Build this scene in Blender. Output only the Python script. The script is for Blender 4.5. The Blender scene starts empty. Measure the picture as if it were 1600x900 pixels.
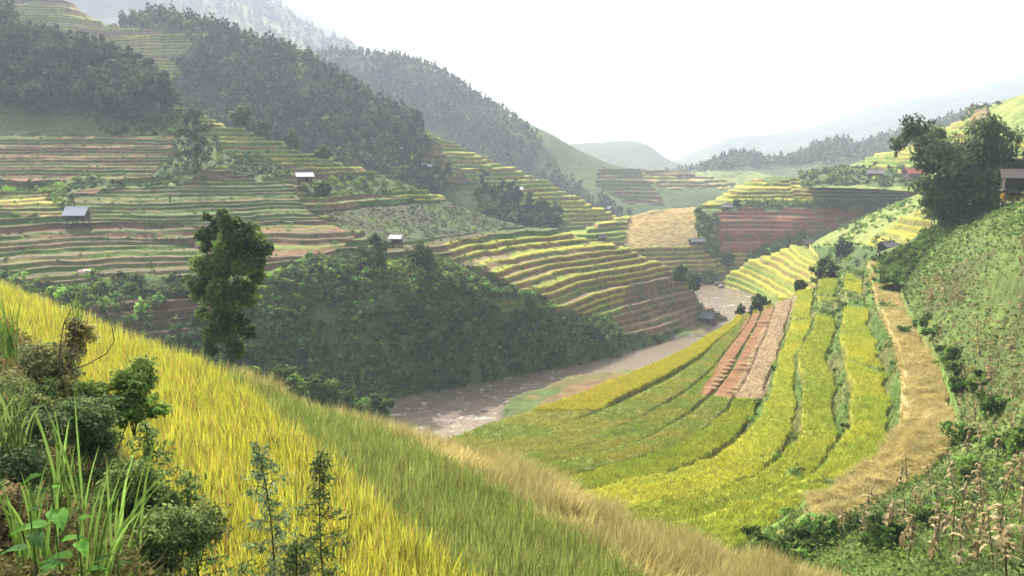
import bpy, math, random
import numpy as np
from mathutils import Vector
R = math.radians
rng = np.random.default_rng(11)
random.seed(5)
scene = bpy.context.scene
col = scene.collection

# ------------------------------------------------------------------ camera
F = 1256.0                       # focal length in photo pixels (photo 1600 x 900)
PITCH = math.atan(200.0 / F)     # eye level at photo row 250
cam_d = bpy.data.cameras.new('camera'); cam = bpy.data.objects.new('camera', cam_d)
col.objects.link(cam); scene.camera = cam
cam_d.sensor_width = 36.0; cam_d.lens = 36.0 * F / 1600.0
cam_d.clip_start = 0.1; cam_d.clip_end = 12000
cam.location = (0, 0, 0); cam.rotation_euler = (math.pi / 2 - PITCH, 0, 0)

# ------------------------------------------------------------------ sky, sun, exposure
SUN_AZ, SUN_EL = -24.0, 42.0     # degrees; azimuth from +Y towards +X
w = bpy.data.worlds.new('World'); scene.world = w; w.use_nodes = True
nt = w.node_tree; nt.nodes.clear()
sky = nt.nodes.new('ShaderNodeTexSky'); sky.sky_type = 'NISHITA'; sky.sun_disc = False
sky.sun_elevation = R(SUN_EL); sky.sun_rotation = R(SUN_AZ)
sky.air_density = 1.0; sky.dust_density = 7.0; sky.ozone_density = 1.0
bg = nt.nodes.new('ShaderNodeBackground'); bg.inputs[1].default_value = 0.15
wo = nt.nodes.new('ShaderNodeOutputWorld')
nt.links.new(sky.outputs[0], bg.inputs[0]); nt.links.new(bg.outputs[0], wo.inputs[0])
sd = bpy.data.lights.new('sun', 'SUN'); sd.energy = 4.4; sd.angle = R(1.2); sd.color = (1.0, 0.93, 0.80)
sun = bpy.data.objects.new('sun', sd); col.objects.link(sun)
S = Vector((math.sin(R(SUN_AZ)) * math.cos(R(SUN_EL)), math.cos(R(SUN_AZ)) * math.cos(R(SUN_EL)), math.sin(R(SUN_EL))))
sun.rotation_euler = S.to_track_quat('Z', 'Y').to_euler()
vs = scene.view_settings; vs.view_transform = 'Standard'; vs.look = 'None'; vs.exposure = 1.02; vs.gamma = 1
cy = scene.cycles
cy.max_bounces = 6; cy.diffuse_bounces = 3; cy.glossy_bounces = 2; cy.transmission_bounces = 4
cy.volume_bounces = 1; cy.transparent_max_bounces = 8
cy.use_denoising = True; cy.sample_clamp_indirect = 6
HAZE = 0.00038

# ------------------------------------------------------------------ maths helpers
SP, CP = math.sin(PITCH), math.cos(PITCH)
def P(px, py, Y):
    """world point seen at photo pixel (px, py) when it lies Y metres ahead"""
    px = np.asarray(px, float); py = np.asarray(py, float); Y = np.asarray(Y, float)
    u = (px - 800) / F; v = (450 - py) / F
    k = Y / (CP + v * SP)
    return np.stack(np.broadcast_arrays(u * k, Y, (-SP + v * CP) * k), -1)
def PZ(px, py, z):
    px = np.asarray(px, float); py = np.asarray(py, float); z = np.asarray(z, float)
    u = (px - 800) / F; v = (450 - py) / F
    k = z / (-SP + v * CP)
    return np.stack(np.broadcast_arrays(u * k, (CP + v * SP) * k, z), -1)
def pix(p):
    x, y, z = p[..., 0], p[..., 1], p[..., 2]
    d = np.maximum(y * CP - z * SP, 0.01); up = y * SP + z * CP
    return 800 + F * x / d, 450 - F * up / d

def _hash(ix, iy, seed):
    h = (ix.astype(np.int64) * 374761393 + iy.astype(np.int64) * 668265263 + seed * 974634777) & 0x7fffffff
    h = ((h ^ (h >> 13)) * 1274126177) & 0x7fffffff
    h = (h ^ (h >> 16)) & 0xffffff
    return h / float(0xffffff)
def noise(x, y, seed=0):
    x = np.asarray(x, float); y = np.asarray(y, float)
    ix = np.floor(x); iy = np.floor(y); fx = x - ix; fy = y - iy
    fx = fx * fx * (3 - 2 * fx); fy = fy * fy * (3 - 2 * fy)
    a = _hash(ix, iy, seed); b = _hash(ix + 1, iy, seed); c = _hash(ix, iy + 1, seed); d = _hash(ix + 1, iy + 1, seed)
    return (a * (1 - fx) + b * fx) * (1 - fy) + (c * (1 - fx) + d * fx) * fy
def fbm(x, y, seed=0, octv=4):
    s = 0; a = 0.5; t = 0
    for i in range(octv):
        s = s + a * noise(x * 2 ** i, y * 2 ** i, seed + i * 17); t += a; a *= 0.5
    return s / t            # 0..1
def sstep(a, b, x):
    t = np.clip((x - a) / (b - a), 0, 1); return t * t * (3 - 2 * t)
def inpoly(px, py, poly):
    r = np.zeros(px.shape, bool); n = len(poly)
    for i in range(n):
        x0, y0 = poly[i]; x1, y1 = poly[(i + 1) % n]
        if y0 == y1: continue
        c = ((y0 > py) != (y1 > py)) & (px < (x1 - x0) * (py - y0) / (y1 - y0) + x0)
        r ^= c
    return r
def slopes(x, y):
    """monotone cubic tangents; x (n,) or (n,..), y (n,...)"""
    h = np.diff(x, axis=0); d = np.diff(y, axis=0) / h
    m = np.empty_like(y)
    m[0] = d[0]; m[-1] = d[-1]
    if len(y) > 2:
        a, b = d[:-1], d[1:]
        w1 = 2 * h[1:] + h[:-1]; w2 = h[1:] + 2 * h[:-1]
        with np.errstate(divide='ignore', invalid='ignore'):
            hm = (w1 + w2) / (w1 / a + w2 / b)
        m[1:-1] = np.where(a * b > 0, hm, 0)
    return m
def curve(pts, xs):
    """1-D monotone interpolation of columns of pts[:,1:] over pts[:,0]"""
    p = np.array(pts, float); x = p[:, 0]; out = []
    for k in range(1, p.shape[1]):
        y = p[:, k]; m = slopes(x, y)
        i = np.clip(np.searchsorted(x, xs) - 1, 0, len(x) - 2)
        h = x[i + 1] - x[i]; t = np.clip((xs - x[i]) / h, 0, 1)
        out.append((2*t**3-3*t**2+1)*y[i] + (t**3-2*t**2+t)*h*m[i] + (-2*t**3+3*t**2)*y[i+1] + (t**3-t**2)*h*m[i+1])
    return out
def loft(rows, ns, smooth=True):
    """rows: list of (C,3); ns: samples between rows -> (R,C,3)"""
    A = np.array(rows)                                     # (n,C,3)
    L = np.linalg.norm(np.diff(A, axis=0), axis=2).mean(1)
    t = np.concatenate([[0], np.cumsum(np.maximum(L, 1e-3))])
    tt = t[:, None, None] * np.ones((1,) + A.shape[1:])
    m = slopes(tt, A)
    out = []
    for i in range(len(rows) - 1):
        s = (np.arange(ns[i]) / ns[i])[:, None, None]; h = t[i + 1] - t[i]
        if smooth:
            out.append((2*s**3-3*s**2+1)*A[i] + (s**3-2*s**2+s)*h*m[i] + (-2*s**3+3*s**2)*A[i+1] + (s**3-s**2)*h*m[i+1])
        else:
            out.append(A[i] * (1 - s) + A[i + 1] * s)
    out.append(A[-1][None])
    return np.concatenate(out, 0)

# ------------------------------------------------------------------ mesh helpers
def make_mesh(name, V, Fa, colr=None, smooth=False, fcol=None):
    """V (n,3), Fa (m,k) with k 3 or 4; colr (n,3) point colour"""
    me = bpy.data.meshes.new(name)
    V = np.ascontiguousarray(V, np.float32); Fa = np.ascontiguousarray(Fa, np.int32)
    n, k = Fa.shape
    me.vertices.add(len(V)); me.vertices.foreach_set('co', V.ravel())
    me.loops.add(n * k); me.loops.foreach_set('vertex_index', Fa.ravel())
    me.polygons.add(n); me.polygons.foreach_set('loop_start', np.arange(0, n * k, k, dtype=np.int32))
    if smooth: me.polygons.foreach_set('use_smooth', np.ones(n, bool))
    else: me.polygons.foreach_set('use_smooth', np.zeros(n, bool))
    if colr is not None:
        a = me.attributes.new('col', 'FLOAT_COLOR', 'POINT')
        c = np.ones((len(V), 4), np.float32); c[:, :3] = colr; a.data.foreach_set('color', c.ravel())
    me.update(calc_edges=True)
    return me
def link(name, me, mat, parent=None, loc=None, **tags):
    o = bpy.data.objects.new(name, me); col.objects.link(o)
    if me is not None and mat is not None and not me.materials: me.materials.append(mat)
    if parent is not None: o.parent = parent
    if loc is not None: o.location = loc
    for k, v in tags.items(): o[k] = v
    return o
def grid_faces(r, c):
    i = np.arange(r - 1)[:, None] * c + np.arange(c - 1)[None]
    return np.stack([i, i + 1, i + c + 1, i + c], -1).reshape(-1, 4)

# ------------------------------------------------------------------ materials
def mat_base(name):
    m = bpy.data.materials.new(name); m.use_nodes = True
    t = m.node_tree; t.nodes.clear(); return m, t
def N(t, typ, **kw):
    n = t.nodes.new(typ)
    for k, v in kw.items():
        if k.startswith('i_'): n.inputs[k[2:].replace('_', ' ')].default_value = v
        else: setattr(n, k, v)
    return n
def mat_attr(name, rough=0.9, nscale=1.5, namt=0.35, bump=0.3, bscale=3.0, spec=0.15, transl=0.0, bdist=0.2):
    """base colour = the mesh's own colour attribute, broken up by two noises; optional translucency for leaves"""
    m, t = mat_base(name); L = t.links.new
    out = N(t, 'ShaderNodeOutputMaterial'); at = N(t, 'ShaderNodeAttribute', attribute_name='col')
    tc = N(t, 'ShaderNodeTexCoord')
    n1 = N(t, 'ShaderNodeTexNoise', i_Scale=nscale, i_Detail=6.0, i_Roughness=0.65)
    L(tc.outputs['Object'], n1.inputs['Vector'])
    mr = N(t, 'ShaderNodeMapRange', i_From_Min=0.3, i_From_Max=0.7, i_To_Min=1 - namt, i_To_Max=1 + namt)
    L(n1.outputs[0], mr.inputs[0])
    vm = N(t, 'ShaderNodeVectorMath', operation='SCALE'); L(at.outputs['Color'], vm.inputs[0]); L(mr.outputs[0], vm.inputs[3])
    bs = N(t, 'ShaderNodeBsdfPrincipled', i_Roughness=rough); bs.inputs['Specular IOR Level'].default_value = spec
    L(vm.outputs[0], bs.inputs['Base Color'])
    if bump:
        n2 = N(t, 'ShaderNodeTexNoise', i_Scale=bscale, i_Detail=5.0, i_Roughness=0.7); L(tc.outputs['Object'], n2.inputs['Vector'])
        b = N(t, 'ShaderNodeBump', i_Strength=bump, i_Distance=bdist); L(n2.outputs[0], b.inputs['Height']); L(b.outputs[0], bs.inputs['Normal'])
    if transl:
        tr = N(t, 'ShaderNodeBsdfTranslucent'); L(vm.outputs[0], tr.inputs['Color'])
        mx = N(t, 'ShaderNodeMixShader'); mx.inputs[0].default_value = transl
        L(bs.outputs[0], mx.inputs[1]); L(tr.outputs[0], mx.inputs[2]); L(mx.outputs[0], out.inputs[0])
    else: L(bs.outputs[0], out.inputs[0])
    return m
def mat_plain(name, c, rough=0.8, namt=0.3, nscale=4.0, bump=0.2, metal=0.0, wave=None):
    m, t = mat_base(name); L = t.links.new
    out = N(t, 'ShaderNodeOutputMaterial'); tc = N(t, 'ShaderNodeTexCoord')
    n1 = N(t, 'ShaderNodeTexNoise', i_Scale=nscale, i_Detail=8.0, i_Roughness=0.7); L(tc.outputs['Object'], n1.inputs['Vector'])
    cr = N(t, 'ShaderNodeValToRGB'); L(n1.outputs[0], cr.inputs[0])
    cr.color_ramp.elements[0].position = 0.3; cr.color_ramp.elements[1].position = 0.7
    cr.color_ramp.elements[0].color = tuple(v * (1 - namt) for v in c) + (1,)
    cr.color_ramp.elements[1].color = tuple(min(1, v * (1 + namt)) for v in c) + (1,)
    bs = N(t, 'ShaderNodeBsdfPrincipled', i_Roughness=rough, i_Metallic=metal); bs.inputs['Specular IOR Level'].default_value = 0.3
    L(cr.outputs[0], bs.inputs['Base Color'])
    h = n1.outputs[0]
    if wave:
        wv = N(t, 'ShaderNodeTexWave', i_Scale=wave, i_Distortion=0.3); L(tc.outputs['Object'], wv.inputs['Vector']); h = wv.outputs['Fac']
    b = N(t, 'ShaderNodeBump', i_Strength=bump, i_Distance=0.05); L(h, b.inputs['Height']); L(b.outputs[0], bs.inputs['Normal'])
    L(bs.outputs[0], out.inputs[0]); return m
M_GROUND = mat_attr('hillside_ground', nscale=0.7, namt=0.32, bump=0.6, bscale=2.2, bdist=0.35)
M_FAR = mat_attr('far_hillside', nscale=0.02, namt=0.35, bump=0.9, bscale=0.06, bdist=14.0)
M_NEAR = mat_attr('near_soil', nscale=6.0, namt=0.4, bump=0.8, bscale=9.0, bdist=0.06)
M_LEAF = mat_attr('leaves', rough=0.75, nscale=0.6, namt=0.25, bump=0, spec=0.1, transl=0.45)
M_RICE = mat_attr('rice_blades', rough=0.65, nscale=1.2, namt=0.22, bump=0, spec=0.12, transl=0.5)
M_DRY = mat_attr('dry_leaves', rough=0.8, nscale=5.0, namt=0.25, bump=0, spec=0.1, transl=0.25)
M_BARK = mat_plain('bark', (0.10, 0.075, 0.05), 0.9, 0.45, 6.0, 0.7)
M_ROCK = mat_plain('river_rock', (0.24, 0.20, 0.17), 0.85, 0.4, 3.0, 0.8)
M_WOOD = mat_plain('weathered_wood', (0.11, 0.08, 0.065), 0.85, 0.4, 5.0, 0.5, wave=6.0)
M_ROOFW = mat_plain('pale_fibre_roof', (0.78, 0.76, 0.76), 0.6, 0.12, 3.0, 0.5, wave=5.0)
M_ROOFG = mat_plain('grey_fibre_roof', (0.20, 0.19, 0.19), 0.8, 0.3, 3.0, 0.5, wave=5.0)
M_ROOFR = mat_plain('red_tin_roof', (0.50, 0.11, 0.09), 0.6, 0.15, 3.0, 0.4, wave=4.0)
M_DARK = mat_plain('dark_boards', (0.045, 0.035, 0.03), 0.9, 0.4, 5.0, 0.5, wave=6.0)
M_DARKROOF = mat_plain('dark_thatch', (0.10, 0.09, 0.085), 0.95, 0.4, 4.0, 0.8, wave=7.0)
M_RUST = mat_plain('reddish_boards', (0.20, 0.11, 0.09), 0.85, 0.35, 5.0, 0.5, wave=6.0)
M_MAIZE = mat_plain('stored_maize', (0.62, 0.36, 0.05), 0.8, 0.4, 9.0, 0.8)

# palettes: linear base colours
C_ = dict(forest=(0.070, 0.092, 0.034), shrub=(0.062, 0.105, 0.026), grass=(0.10, 0.145, 0.038), meadow=(0.21, 0.25, 0.065),
          yellow=(0.44, 0.41, 0.05), ygreen=(0.27, 0.32, 0.045), green=(0.15, 0.21, 0.045), olive=(0.165, 0.15, 0.048), tan=(0.29, 0.225, 0.12),
          pink=(0.27, 0.17, 0.11), brown=(0.20, 0.105, 0.062), dbrown=(0.13, 0.075, 0.048), red=(0.27, 0.075, 0.042), corn=(0.065, 0.075, 0.032),
          cornyel=(0.34, 0.25, 0.09), straw=(0.52, 0.40, 0.17), dgreen=(0.085, 0.145, 0.030), gravel=(0.22, 0.17, 0.14))
C_ = {k: np.array(v) for k, v in C_.items()}
# terrace palettes: list of (tread, lip, riser) choices
PAL = {
 'mix':    [('ygreen','yellow','brown'),('olive','ygreen','brown'),('green','ygreen','dbrown'),('yellow','yellow','brown'),('tan','ygreen','olive')],
 'yellow': [('yellow','yellow','olive'),('ygreen','yellow','olive'),('yellow','ygreen','brown'),('ygreen','ygreen','dgreen')],
 'gold':   [('yellow','yellow','brown'),('ygreen','yellow','brown'),('tan','yellow','brown'),('green','ygreen','olive')],
 'dull':   [('olive','green','brown'),('olive','ygreen','brown'),('green','olive','dgreen'),('olive','olive','brown'),('brown','green','brown')],
 'green':  [('green','olive','dgreen'),('olive','tan','dgreen'),('green','green','olive'),('olive','olive','grass')],
 'brown':  [('brown','tan','brown'),('brown','olive','brown'),('olive','ygreen','brown'),('brown','pink','dbrown')],
 'tan':    [('tan','tan','olive'),('olive','tan','olive'),('tan','green','dgreen'),('olive','olive','dgreen')],
 'pink':   [('pink','tan','brown'),('tan','tan','brown'),('olive','pink','brown')],
 'bare':   [('dbrown','brown','dbrown'),('grass','brown','dbrown')],
 'red':    [('brown','pink','red'),('red','pink','red'),('brown','brown','red'),('red','brown','red')],
 'pale':   [('tan','straw','olive'),('straw','yellow','olive'),('ygreen','yellow','olive'),('pink','tan','brown')],
}

HILLS = {}
def hill(name, cols, rows, ns, back, default, regions, h=1.3, nz=(0.6, 12.0), mat=None, seed=1, smoothc=False, edge=5.0, label=None, riser=0.26, front_drop=None):
    """a hillside: lofted from profile rows (px, py, Y); terraced where its parcels are terraces; painted by land cover."""
    xs = np.arange(cols[0], cols[1] + 0.01, cols[2])
    A = []
    for r in rows:
        py, Y = curve(r, xs); A.append(P(xs, py, Y))
    if front_drop:
        a = A[0].copy(); s = a / np.linalg.norm(a[:, :2], axis=1)[:, None]; a -= np.array([1, 1, 0]) * s * front_drop[0]; a[:, 2] = A[0][:, 2] - front_drop[1]; A.insert(0, a)
        ns = [4] + list(ns)
    nfront = 1 if front_drop else 0
    for dy, dz in back:
        a = A[-1].copy(); s = a[:, :2] / a[:, 1:2]; a[:, :2] += s * dy; a[:, 2] -= dz; A.append(a)
    G = loft(A, list(ns) + [max(6, int(dy * 0.2)) for dy, dz in back])
    amp, wl = nz
    G[..., 2] += (fbm(G[..., 0] / wl, G[..., 1] / wl, seed, 5) - 0.5) * 2 * amp
    BX, BY = pix(G)                                      # where land cover patches were surveyed
    jx = BX + (fbm(G[..., 0] / 9, G[..., 1] / 9, seed + 5, 4) - 0.5) * 2 * edge * 1.6
    jy = BY + (fbm(G[..., 0] / 9, G[..., 1] / 9, seed + 9, 4) - 0.5) * 2 * edge
    kind = np.full(BX.shape, default, dtype=object); kind_id = np.zeros(BX.shape, int)
    names = [default]; phase = np.zeros(BX.shape)
    hs = [h]; rs = [riser]
    for q, reg in enumerate(regions):
        kn, poly = reg[0], reg[1]; hs.append(reg[2] if len(reg) > 2 else h); rs.append(reg[3] if len(reg) > 3 else riser)
        mask = inpoly(jx, jy, poly)
        names.append(kn); kind_id[mask] = len(names) - 1; phase[mask] = 0.37 * q * (q % 3)
    C = np.zeros(G.shape); Z = G[..., 2].copy(); newZ = Z.copy()
    x, y = G[..., 0], G[..., 1]
    wob = (fbm(x / 5.0, y / 5.0, seed + 31, 3) - 0.5) * 0.35 * h + (fbm(x / 17.0, y / 17.0, seed + 33, 2) - 0.5) * 0.7 * h
    fine = fbm(x / 1.7, y / 1.7, seed + 41, 3); broad = fbm(x / 25, y / 25, seed + 51, 3)
    tmask = np.zeros(BX.shape, bool)
    for i, kn in enumerate(names):
        mk = kind_id == i
        if not mk.any(): continue
        if kn in PAL:
            tmask |= mk; h = hs[i]
            zz = Z[mk] / h; zz = zz + 0.32 * np.sin(zz * 1.9 + 2 * noise(zz * 0.3, zz * 0, seed + 8)) + wob[mk] / h + phase[mk] + 1000
            lv = np.floor(zz); s = zz - lv
            a = rs[i] + 0.08 * (noise(x[mk] / 11, lv * 3.1, seed + 3) - 0.5)
            g = np.clip(s / a, 0, 1); g = g * g * (3 - 2 * g)
            newZ[mk] = (lv + g - phase[mk] - 1000) * h - wob[mk] + (fine[mk] - 0.5) * 0.12 * h
            pal = PAL[kn]
            seglen = 22 + 26 * _hash(lv, lv * 0 + i, seed + 7)
            seg = np.floor((x[mk] + 40 * _hash(lv, lv * 0, seed + 2)) / seglen + 0.15 * noise(y[mk] / 6, x[mk] / 6, seed))
            ch = (_hash(lv // 2 + i, seg, seed + 13) * 0.55 + _hash(lv, seg, seed + 23) * 0.45)
            ch = np.clip(((ch - 0.15) / 0.7 * len(pal)).astype(int), 0, len(pal) - 1)
            T = np.array([[C_[c] for c in p] for p in pal])        # (n,3,3)
            dk = 0.72 if kn in ('dull', 'green', 'tan', 'brown', 'bare') else 1.0
            tread = T[ch, 0] * 0.72 * dk; lip = T[ch, 1] * 0.85 * dk; ris = T[ch, 2] * np.array([1.25, 1.4, 1.1]) * (0.5 + 0.5 * dk)
            bright = (0.85 + 0.3 * _hash(lv, seg, seed + 77))[:, None]
            f2 = fine[mk][:, None]
            ris = ris * (0.75 + 0.5 * f2); weeds = sstep(0.5, 0.68, noise(x[mk] / 3.1, y[mk] / 3.1, seed + 61))[:, None]
            ris = ris * (1 - 0.6 * weeds) + C_['dgreen'] * 0.6 * weeds
            c = np.where((s < a * 0.62)[:, None], ris, np.where((s < a + 0.10)[:, None], lip * bright, tread * bright * (0.85 + 0.3 * f2)))
            C[mk] = c
        else:
            base = C_[kn]; f1 = fine[mk][:, None]; b1 = broad[mk][:, None]
            c = base * (0.7 + 0.6 * f1) * (0.8 + 0.4 * b1)
            alt = C_['dgreen'] if kn not in ('gravel', 'cornyel', 'straw') else C_['tan']
            mixf = sstep(0.5, 0.7, noise(x[mk] / 4, y[mk] / 4, seed + 19))[:, None] * 0.5
            C[mk] = c * (1 - mixf) + alt * mixf
            newZ[mk] = Z[mk] + (fine[mk] - 0.5) * 0.5 + ((fbm(x[mk] / 13, y[mk] / 13, seed + 91, 3) - 0.5) * 5.5 if (kn == 'grass' and name == 'terraced_hillside') else 0)
    G[..., 2] = newZ
    r, c = BX.shape
    me = make_mesh(name, G.reshape(-1, 3), grid_faces(r, c), C.reshape(-1, 3), smooth=True)
    o = link(name, me, mat or M_GROUND, kind='structure')
    if label: o['label'] = label
    nr = sum(ns) + 1
    HILLS[name] = dict(G=G, X=BX, Y=BY, nr=nr, C=C)
    return o
def surf_at(name, px, py, front=True):
    """ground point of a hill seen at photo pixel"""
    Hh = HILLS[name]; d = (Hh['X'][:Hh['nr']] - px) ** 2 + (Hh['Y'][:Hh['nr']] - py) ** 2
    i = np.unravel_index(np.argmin(d), d.shape); return Hh['G'][i].copy()
def scatter(name, poly, spacing, nmax=10 ** 9, maskfn=None, minrow=0):
    """random ground points on a hill inside a surveyed patch, one per spacing^2 square metres"""
    Hh = HILLS[name]; G = Hh['G'][minrow:Hh['nr'] + 2]
    a = G[1:, :-1] - G[:-1, :-1]; b = G[:-1, 1:] - G[:-1, :-1]
    area = np.linalg.norm(np.cross(a, b), axis=2)
    X = Hh['X'][minrow:Hh['nr'] + 2][:-1, :-1]; Yp = Hh['Y'][minrow:Hh['nr'] + 2][:-1, :-1]
    m = inpoly(X, Yp, poly)
    if maskfn is not None: m &= maskfn(G[:-1, :-1])
    wts = (area * m).ravel(); tot = wts.sum()
    n = int(min(nmax, tot / spacing ** 2))
    if n < 1: return np.zeros((0, 3))
    idx = rng.choice(len(wts), n, p=wts / tot)
    base = G[:-1, :-1].reshape(-1, 3)[idx]; A2 = a.reshape(-1, 3)[idx]; B2 = b.reshape(-1, 3)[idx]
    return base + A2 * rng.random((n, 1)) + B2 * rng.random((n, 1))
# ------------------------------------------------------------------ far ranges
hill('far_range', (1000, 1760, 4), [
  [(1000,275,1649),(1300,262,1562),(1760,240,1388)],
  [(1000,262,1996),(1200,232,1996),(1400,200,1909),(1760,170,1822)],
  [(1000,258,2343),(1050,252,2343),(1120,227,2343),(1200,206,2343),(1300,188,2343),(1400,160,2300),(1500,140,2256),(1600,120,2213),(1760,92,2170)]],
  [50, 60], [(120, 60), (300, 220)], 'forest', [], nz=(20, 200), mat=M_FAR, seed=3)
hill('middle_peak', (860, 1260, 3), [
  [(860,290,1218),(1260,290,1218)],
  [(860,240,1593),(900,226,1593),(940,224,1593),(985,221,1593),(1012,228,1593),(1040,246,1593),(1080,262,1593),(1130,273,1593),(1260,290,1593)]],
  [70], [(60, 30), (200, 200)], 'forest', [], nz=(10, 150), mat=M_FAR, seed=5)
hill('dark_ridge', (1040, 1700, 1.6), [
  [(1040,300,620),(1300,300,600),(1700,280,560)],
  [(1040,274,900),(1080,268,900),(1110,257,900),(1130,247,900),(1160,241,900),(1215,249,900),(1250,243,900),(1290,227,880),(1320,224,880),(1340,229,870),(1390,217,860),(1450,203,840),(1480,192,830),(1540,180,800),(1700,160,780)]],
  [120], [(40, 20), (150, 120)], 'forest', [('meadow', [(1040,262),(1180,268),(1260,285),(1300,262),(1400,250),(1500,250),(1500,330),(1000,330)])], nz=(6, 90), mat=M_FAR, seed=7)
hill('far_mountain', (-200, 900, 2), [
  [(-200,100,900),(240,150,900),(500,170,900),(900,260,900)],
  [(-200,-50,1200),(240,60,1200),(500,95,1200),(700,170,1200),(900,260,1100)],
  [(-200,-300,1500),(240,-90,1500),(330,-40,1480),(400,-8,1450),(430,8,1450),(470,35,1430),(540,72,1400),(620,110,1350),(900,270,1200)]],
  [60, 70], [(60, 40), (200, 200)], 'forest', [('meadow', [(240,-60),(420,30),(560,120),(400,120),(240,60)])], nz=(12, 170), mat=M_FAR, seed=9)
hill('remote_mountain', (300, 760, 3), [
  [(300,100,1900),(760,200,1900)],
  [(300,-60,2200),(440,-4,2200),(470,12,2200),(520,42,2200),(560,74,2200),(600,100,2200),(760,200,2200)]],
  [60], [(60, 40), (200, 200)], 'forest', [], nz=(14, 200), mat=M_FAR, seed=10)

# ------------------------------------------------------------------ third spur: wood above, meadows and terraces at its tail
hill('rear_spur', (430, 1260, 1.2), [
  [(430,290,600),(700,330,560),(850,360,540),(1000,360,520),(1100,345,535),(1260,320,560)],
  [(430,200,660),(600,200,650),(760,255,610),(900,290,590),(1000,305,575),(1100,300,575),(1260,300,580)],
  [(430,150,760),(470,100,760),(520,86,755),(600,92,745),(690,116,730),(740,150,715),(790,182,700),(850,205,690),(900,231,675),(960,256,655),(1000,266,645),(1060,270,640),(1140,287,635),(1160,293,630),(1260,330,620)]],
  [170, 220], [(30, 15), (120, 90)], 'shrub',
  [('forest', [(380,20),(700,90),(800,180),(860,240),(700,190),(600,240),(380,300)]),
   ('forest', [(690,180),(780,200),(900,290),(990,340),(900,360),(800,300),(700,240)]),
   ('grass', [(770,172),(850,200),(870,235),(800,225)]),
   ('forest', [(840,200),(1000,262),(1000,275),(930,262),(870,235)]),
   ('dull', [(940,262),(1000,268),(1040,320),(975,318),(930,290)]),
   ('pale', [(1000,262),(1150,288),(1130,296),(1040,296),(1005,280)]),
   ('brown', [(1000,258),(1080,268),(1120,280),(1010,276)]),
   ('shrub', [(1040,297),(1150,294),(1130,330),(1040,330)])],
  h=2.6, nz=(3.0, 60), seed=12, label='hazy spur far up the valley, wooded above with pale terraces at its tail')

# ------------------------------------------------------------------ second spur: dark wood, brown and yellow terraces
hill('wooded_spur', (-160, 1030, 1.0), [
  [(-160,330,300),(270,330,300),(500,330,300),(640,345,300),(760,365,305),(850,385,305),(900,395,305),(960,400,308),(1030,400,312)],
  [(-160,150,380),(100,150,370),(300,190,355),(500,200,350),(640,240,345),(760,290,340),(850,330,338),(900,350,336),(960,372,335),(1030,385,335)],
  [(-160,-90,480),(0,-40,470),(90,-5,460),(150,36,452),(200,42,450),(250,34,440),(330,52,425),(400,74,412),(480,100,405),(560,150,395),(620,186,388),(655,204,385),(740,243,380),(850,286,372),(900,309,366),(960,337,358),(985,347,352),(1030,378,345)]],
  [150, 420], [(25, 14), (120, 90)], 'shrub',
  [('pale', [(40,-60),(110,0),(165,40),(200,42),(330,60),(330,110),(290,180),(150,170),(0,100),(-200,80),(-200,-100)]),
   ('grass', [(40,28),(75,25),(72,60),(45,58)]),
   ('forest', [(186,15),(420,60),(640,180),(670,240),(640,300),(300,330),(290,190),(262,150),(285,118),(268,95),(305,75),(290,52),(240,50),(186,44)]),
   ('forest', [(-200,90),(150,110),(300,180),(300,330),(-200,330)]),
   ('grass', [(455,168),(520,172),(515,205),(450,195)]),
   ('brown', [(565,185),(655,198),(700,235),(770,290),(700,290),(640,270),(600,235)]),
   ('yellow', [(650,196),(740,232),(860,280),(1010,350),(1000,372),(900,352),(800,322),(730,282),(690,235)]),
   ('green', [(870,345),(960,360),(960,385),(880,380)])],
  h=1.75, nz=(1.6, 38), seed=15, label='wooded spur behind the terraced hillside, with brown and yellow terraces lower down')

# ------------------------------------------------------------------ centre knoll with maize, red soil and terraces
hill('centre_knoll', (880, 1500, 0.8), [
  [(880,402,276),(940,412,280),(1000,424,285),(1060,434,290),(1100,441,292),(1140,441,298),(1170,428,300),(1250,400,310),(1350,360,320),(1500,330,320)],
  [(880,392,286),(1000,392,296),(1090,392,303),(1200,376,312),(1250,350,318),(1350,335,328),(1500,305,330)],
  [(880,380,296),(920,362,302),(985,345,322),(1095,328,333),(1200,325,335),(1300,305,345),(1500,290,350)],
  [(880,372,306),(905,364,309),(985,338,330),(1025,327,336),(1095,323,346),(1130,306,366),(1165,286,388),(1215,275,398),(1250,276,400),(1320,273,400),(1400,268,400),(1500,262,395)]],
  [90, 160, 170], [(30, 12), (80, 50)], 'grass',
  [('yellow', [(880,340),(985,330),(1000,345),(975,385),(900,400),(880,390)]),
   ('cornyel', [(985,334),(1085,322),(1092,390),(1000,392),(972,383)]),
   ('gold', [(920,385),(1180,392),(1140,445),(1050,440),(880,420)]),
   ('yellow', [(1095,325),(1165,280),(1215,272),(1300,280),(1290,312),(1200,318),(1130,326)]),
   ('gold', [(1230,272),(1460,282),(1440,322),(1340,318),(1240,312)]),
   ('grass', [(1165,270),(1215,268),(1265,278),(1200,288)]),
   ('red', [(1110,335),(1200,322),(1345,325),(1360,350),(1250,372),(1180,396),(1100,400)]),
   ('shrub', [(1085,330),(1118,335),(1115,380),(1140,412),(1100,395)]),
   ('shrub', [(1125,322),(1200,316),(1350,319),(1330,330),(1200,329)]),
   ('shrub', [(1180,390),(1260,360),(1260,420),(1160,440)])],
  h=1.5, nz=(0.9, 30), seed=18, edge=3, label='knoll in the middle of the valley with a yellow maize field and bare red terraces')
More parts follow.
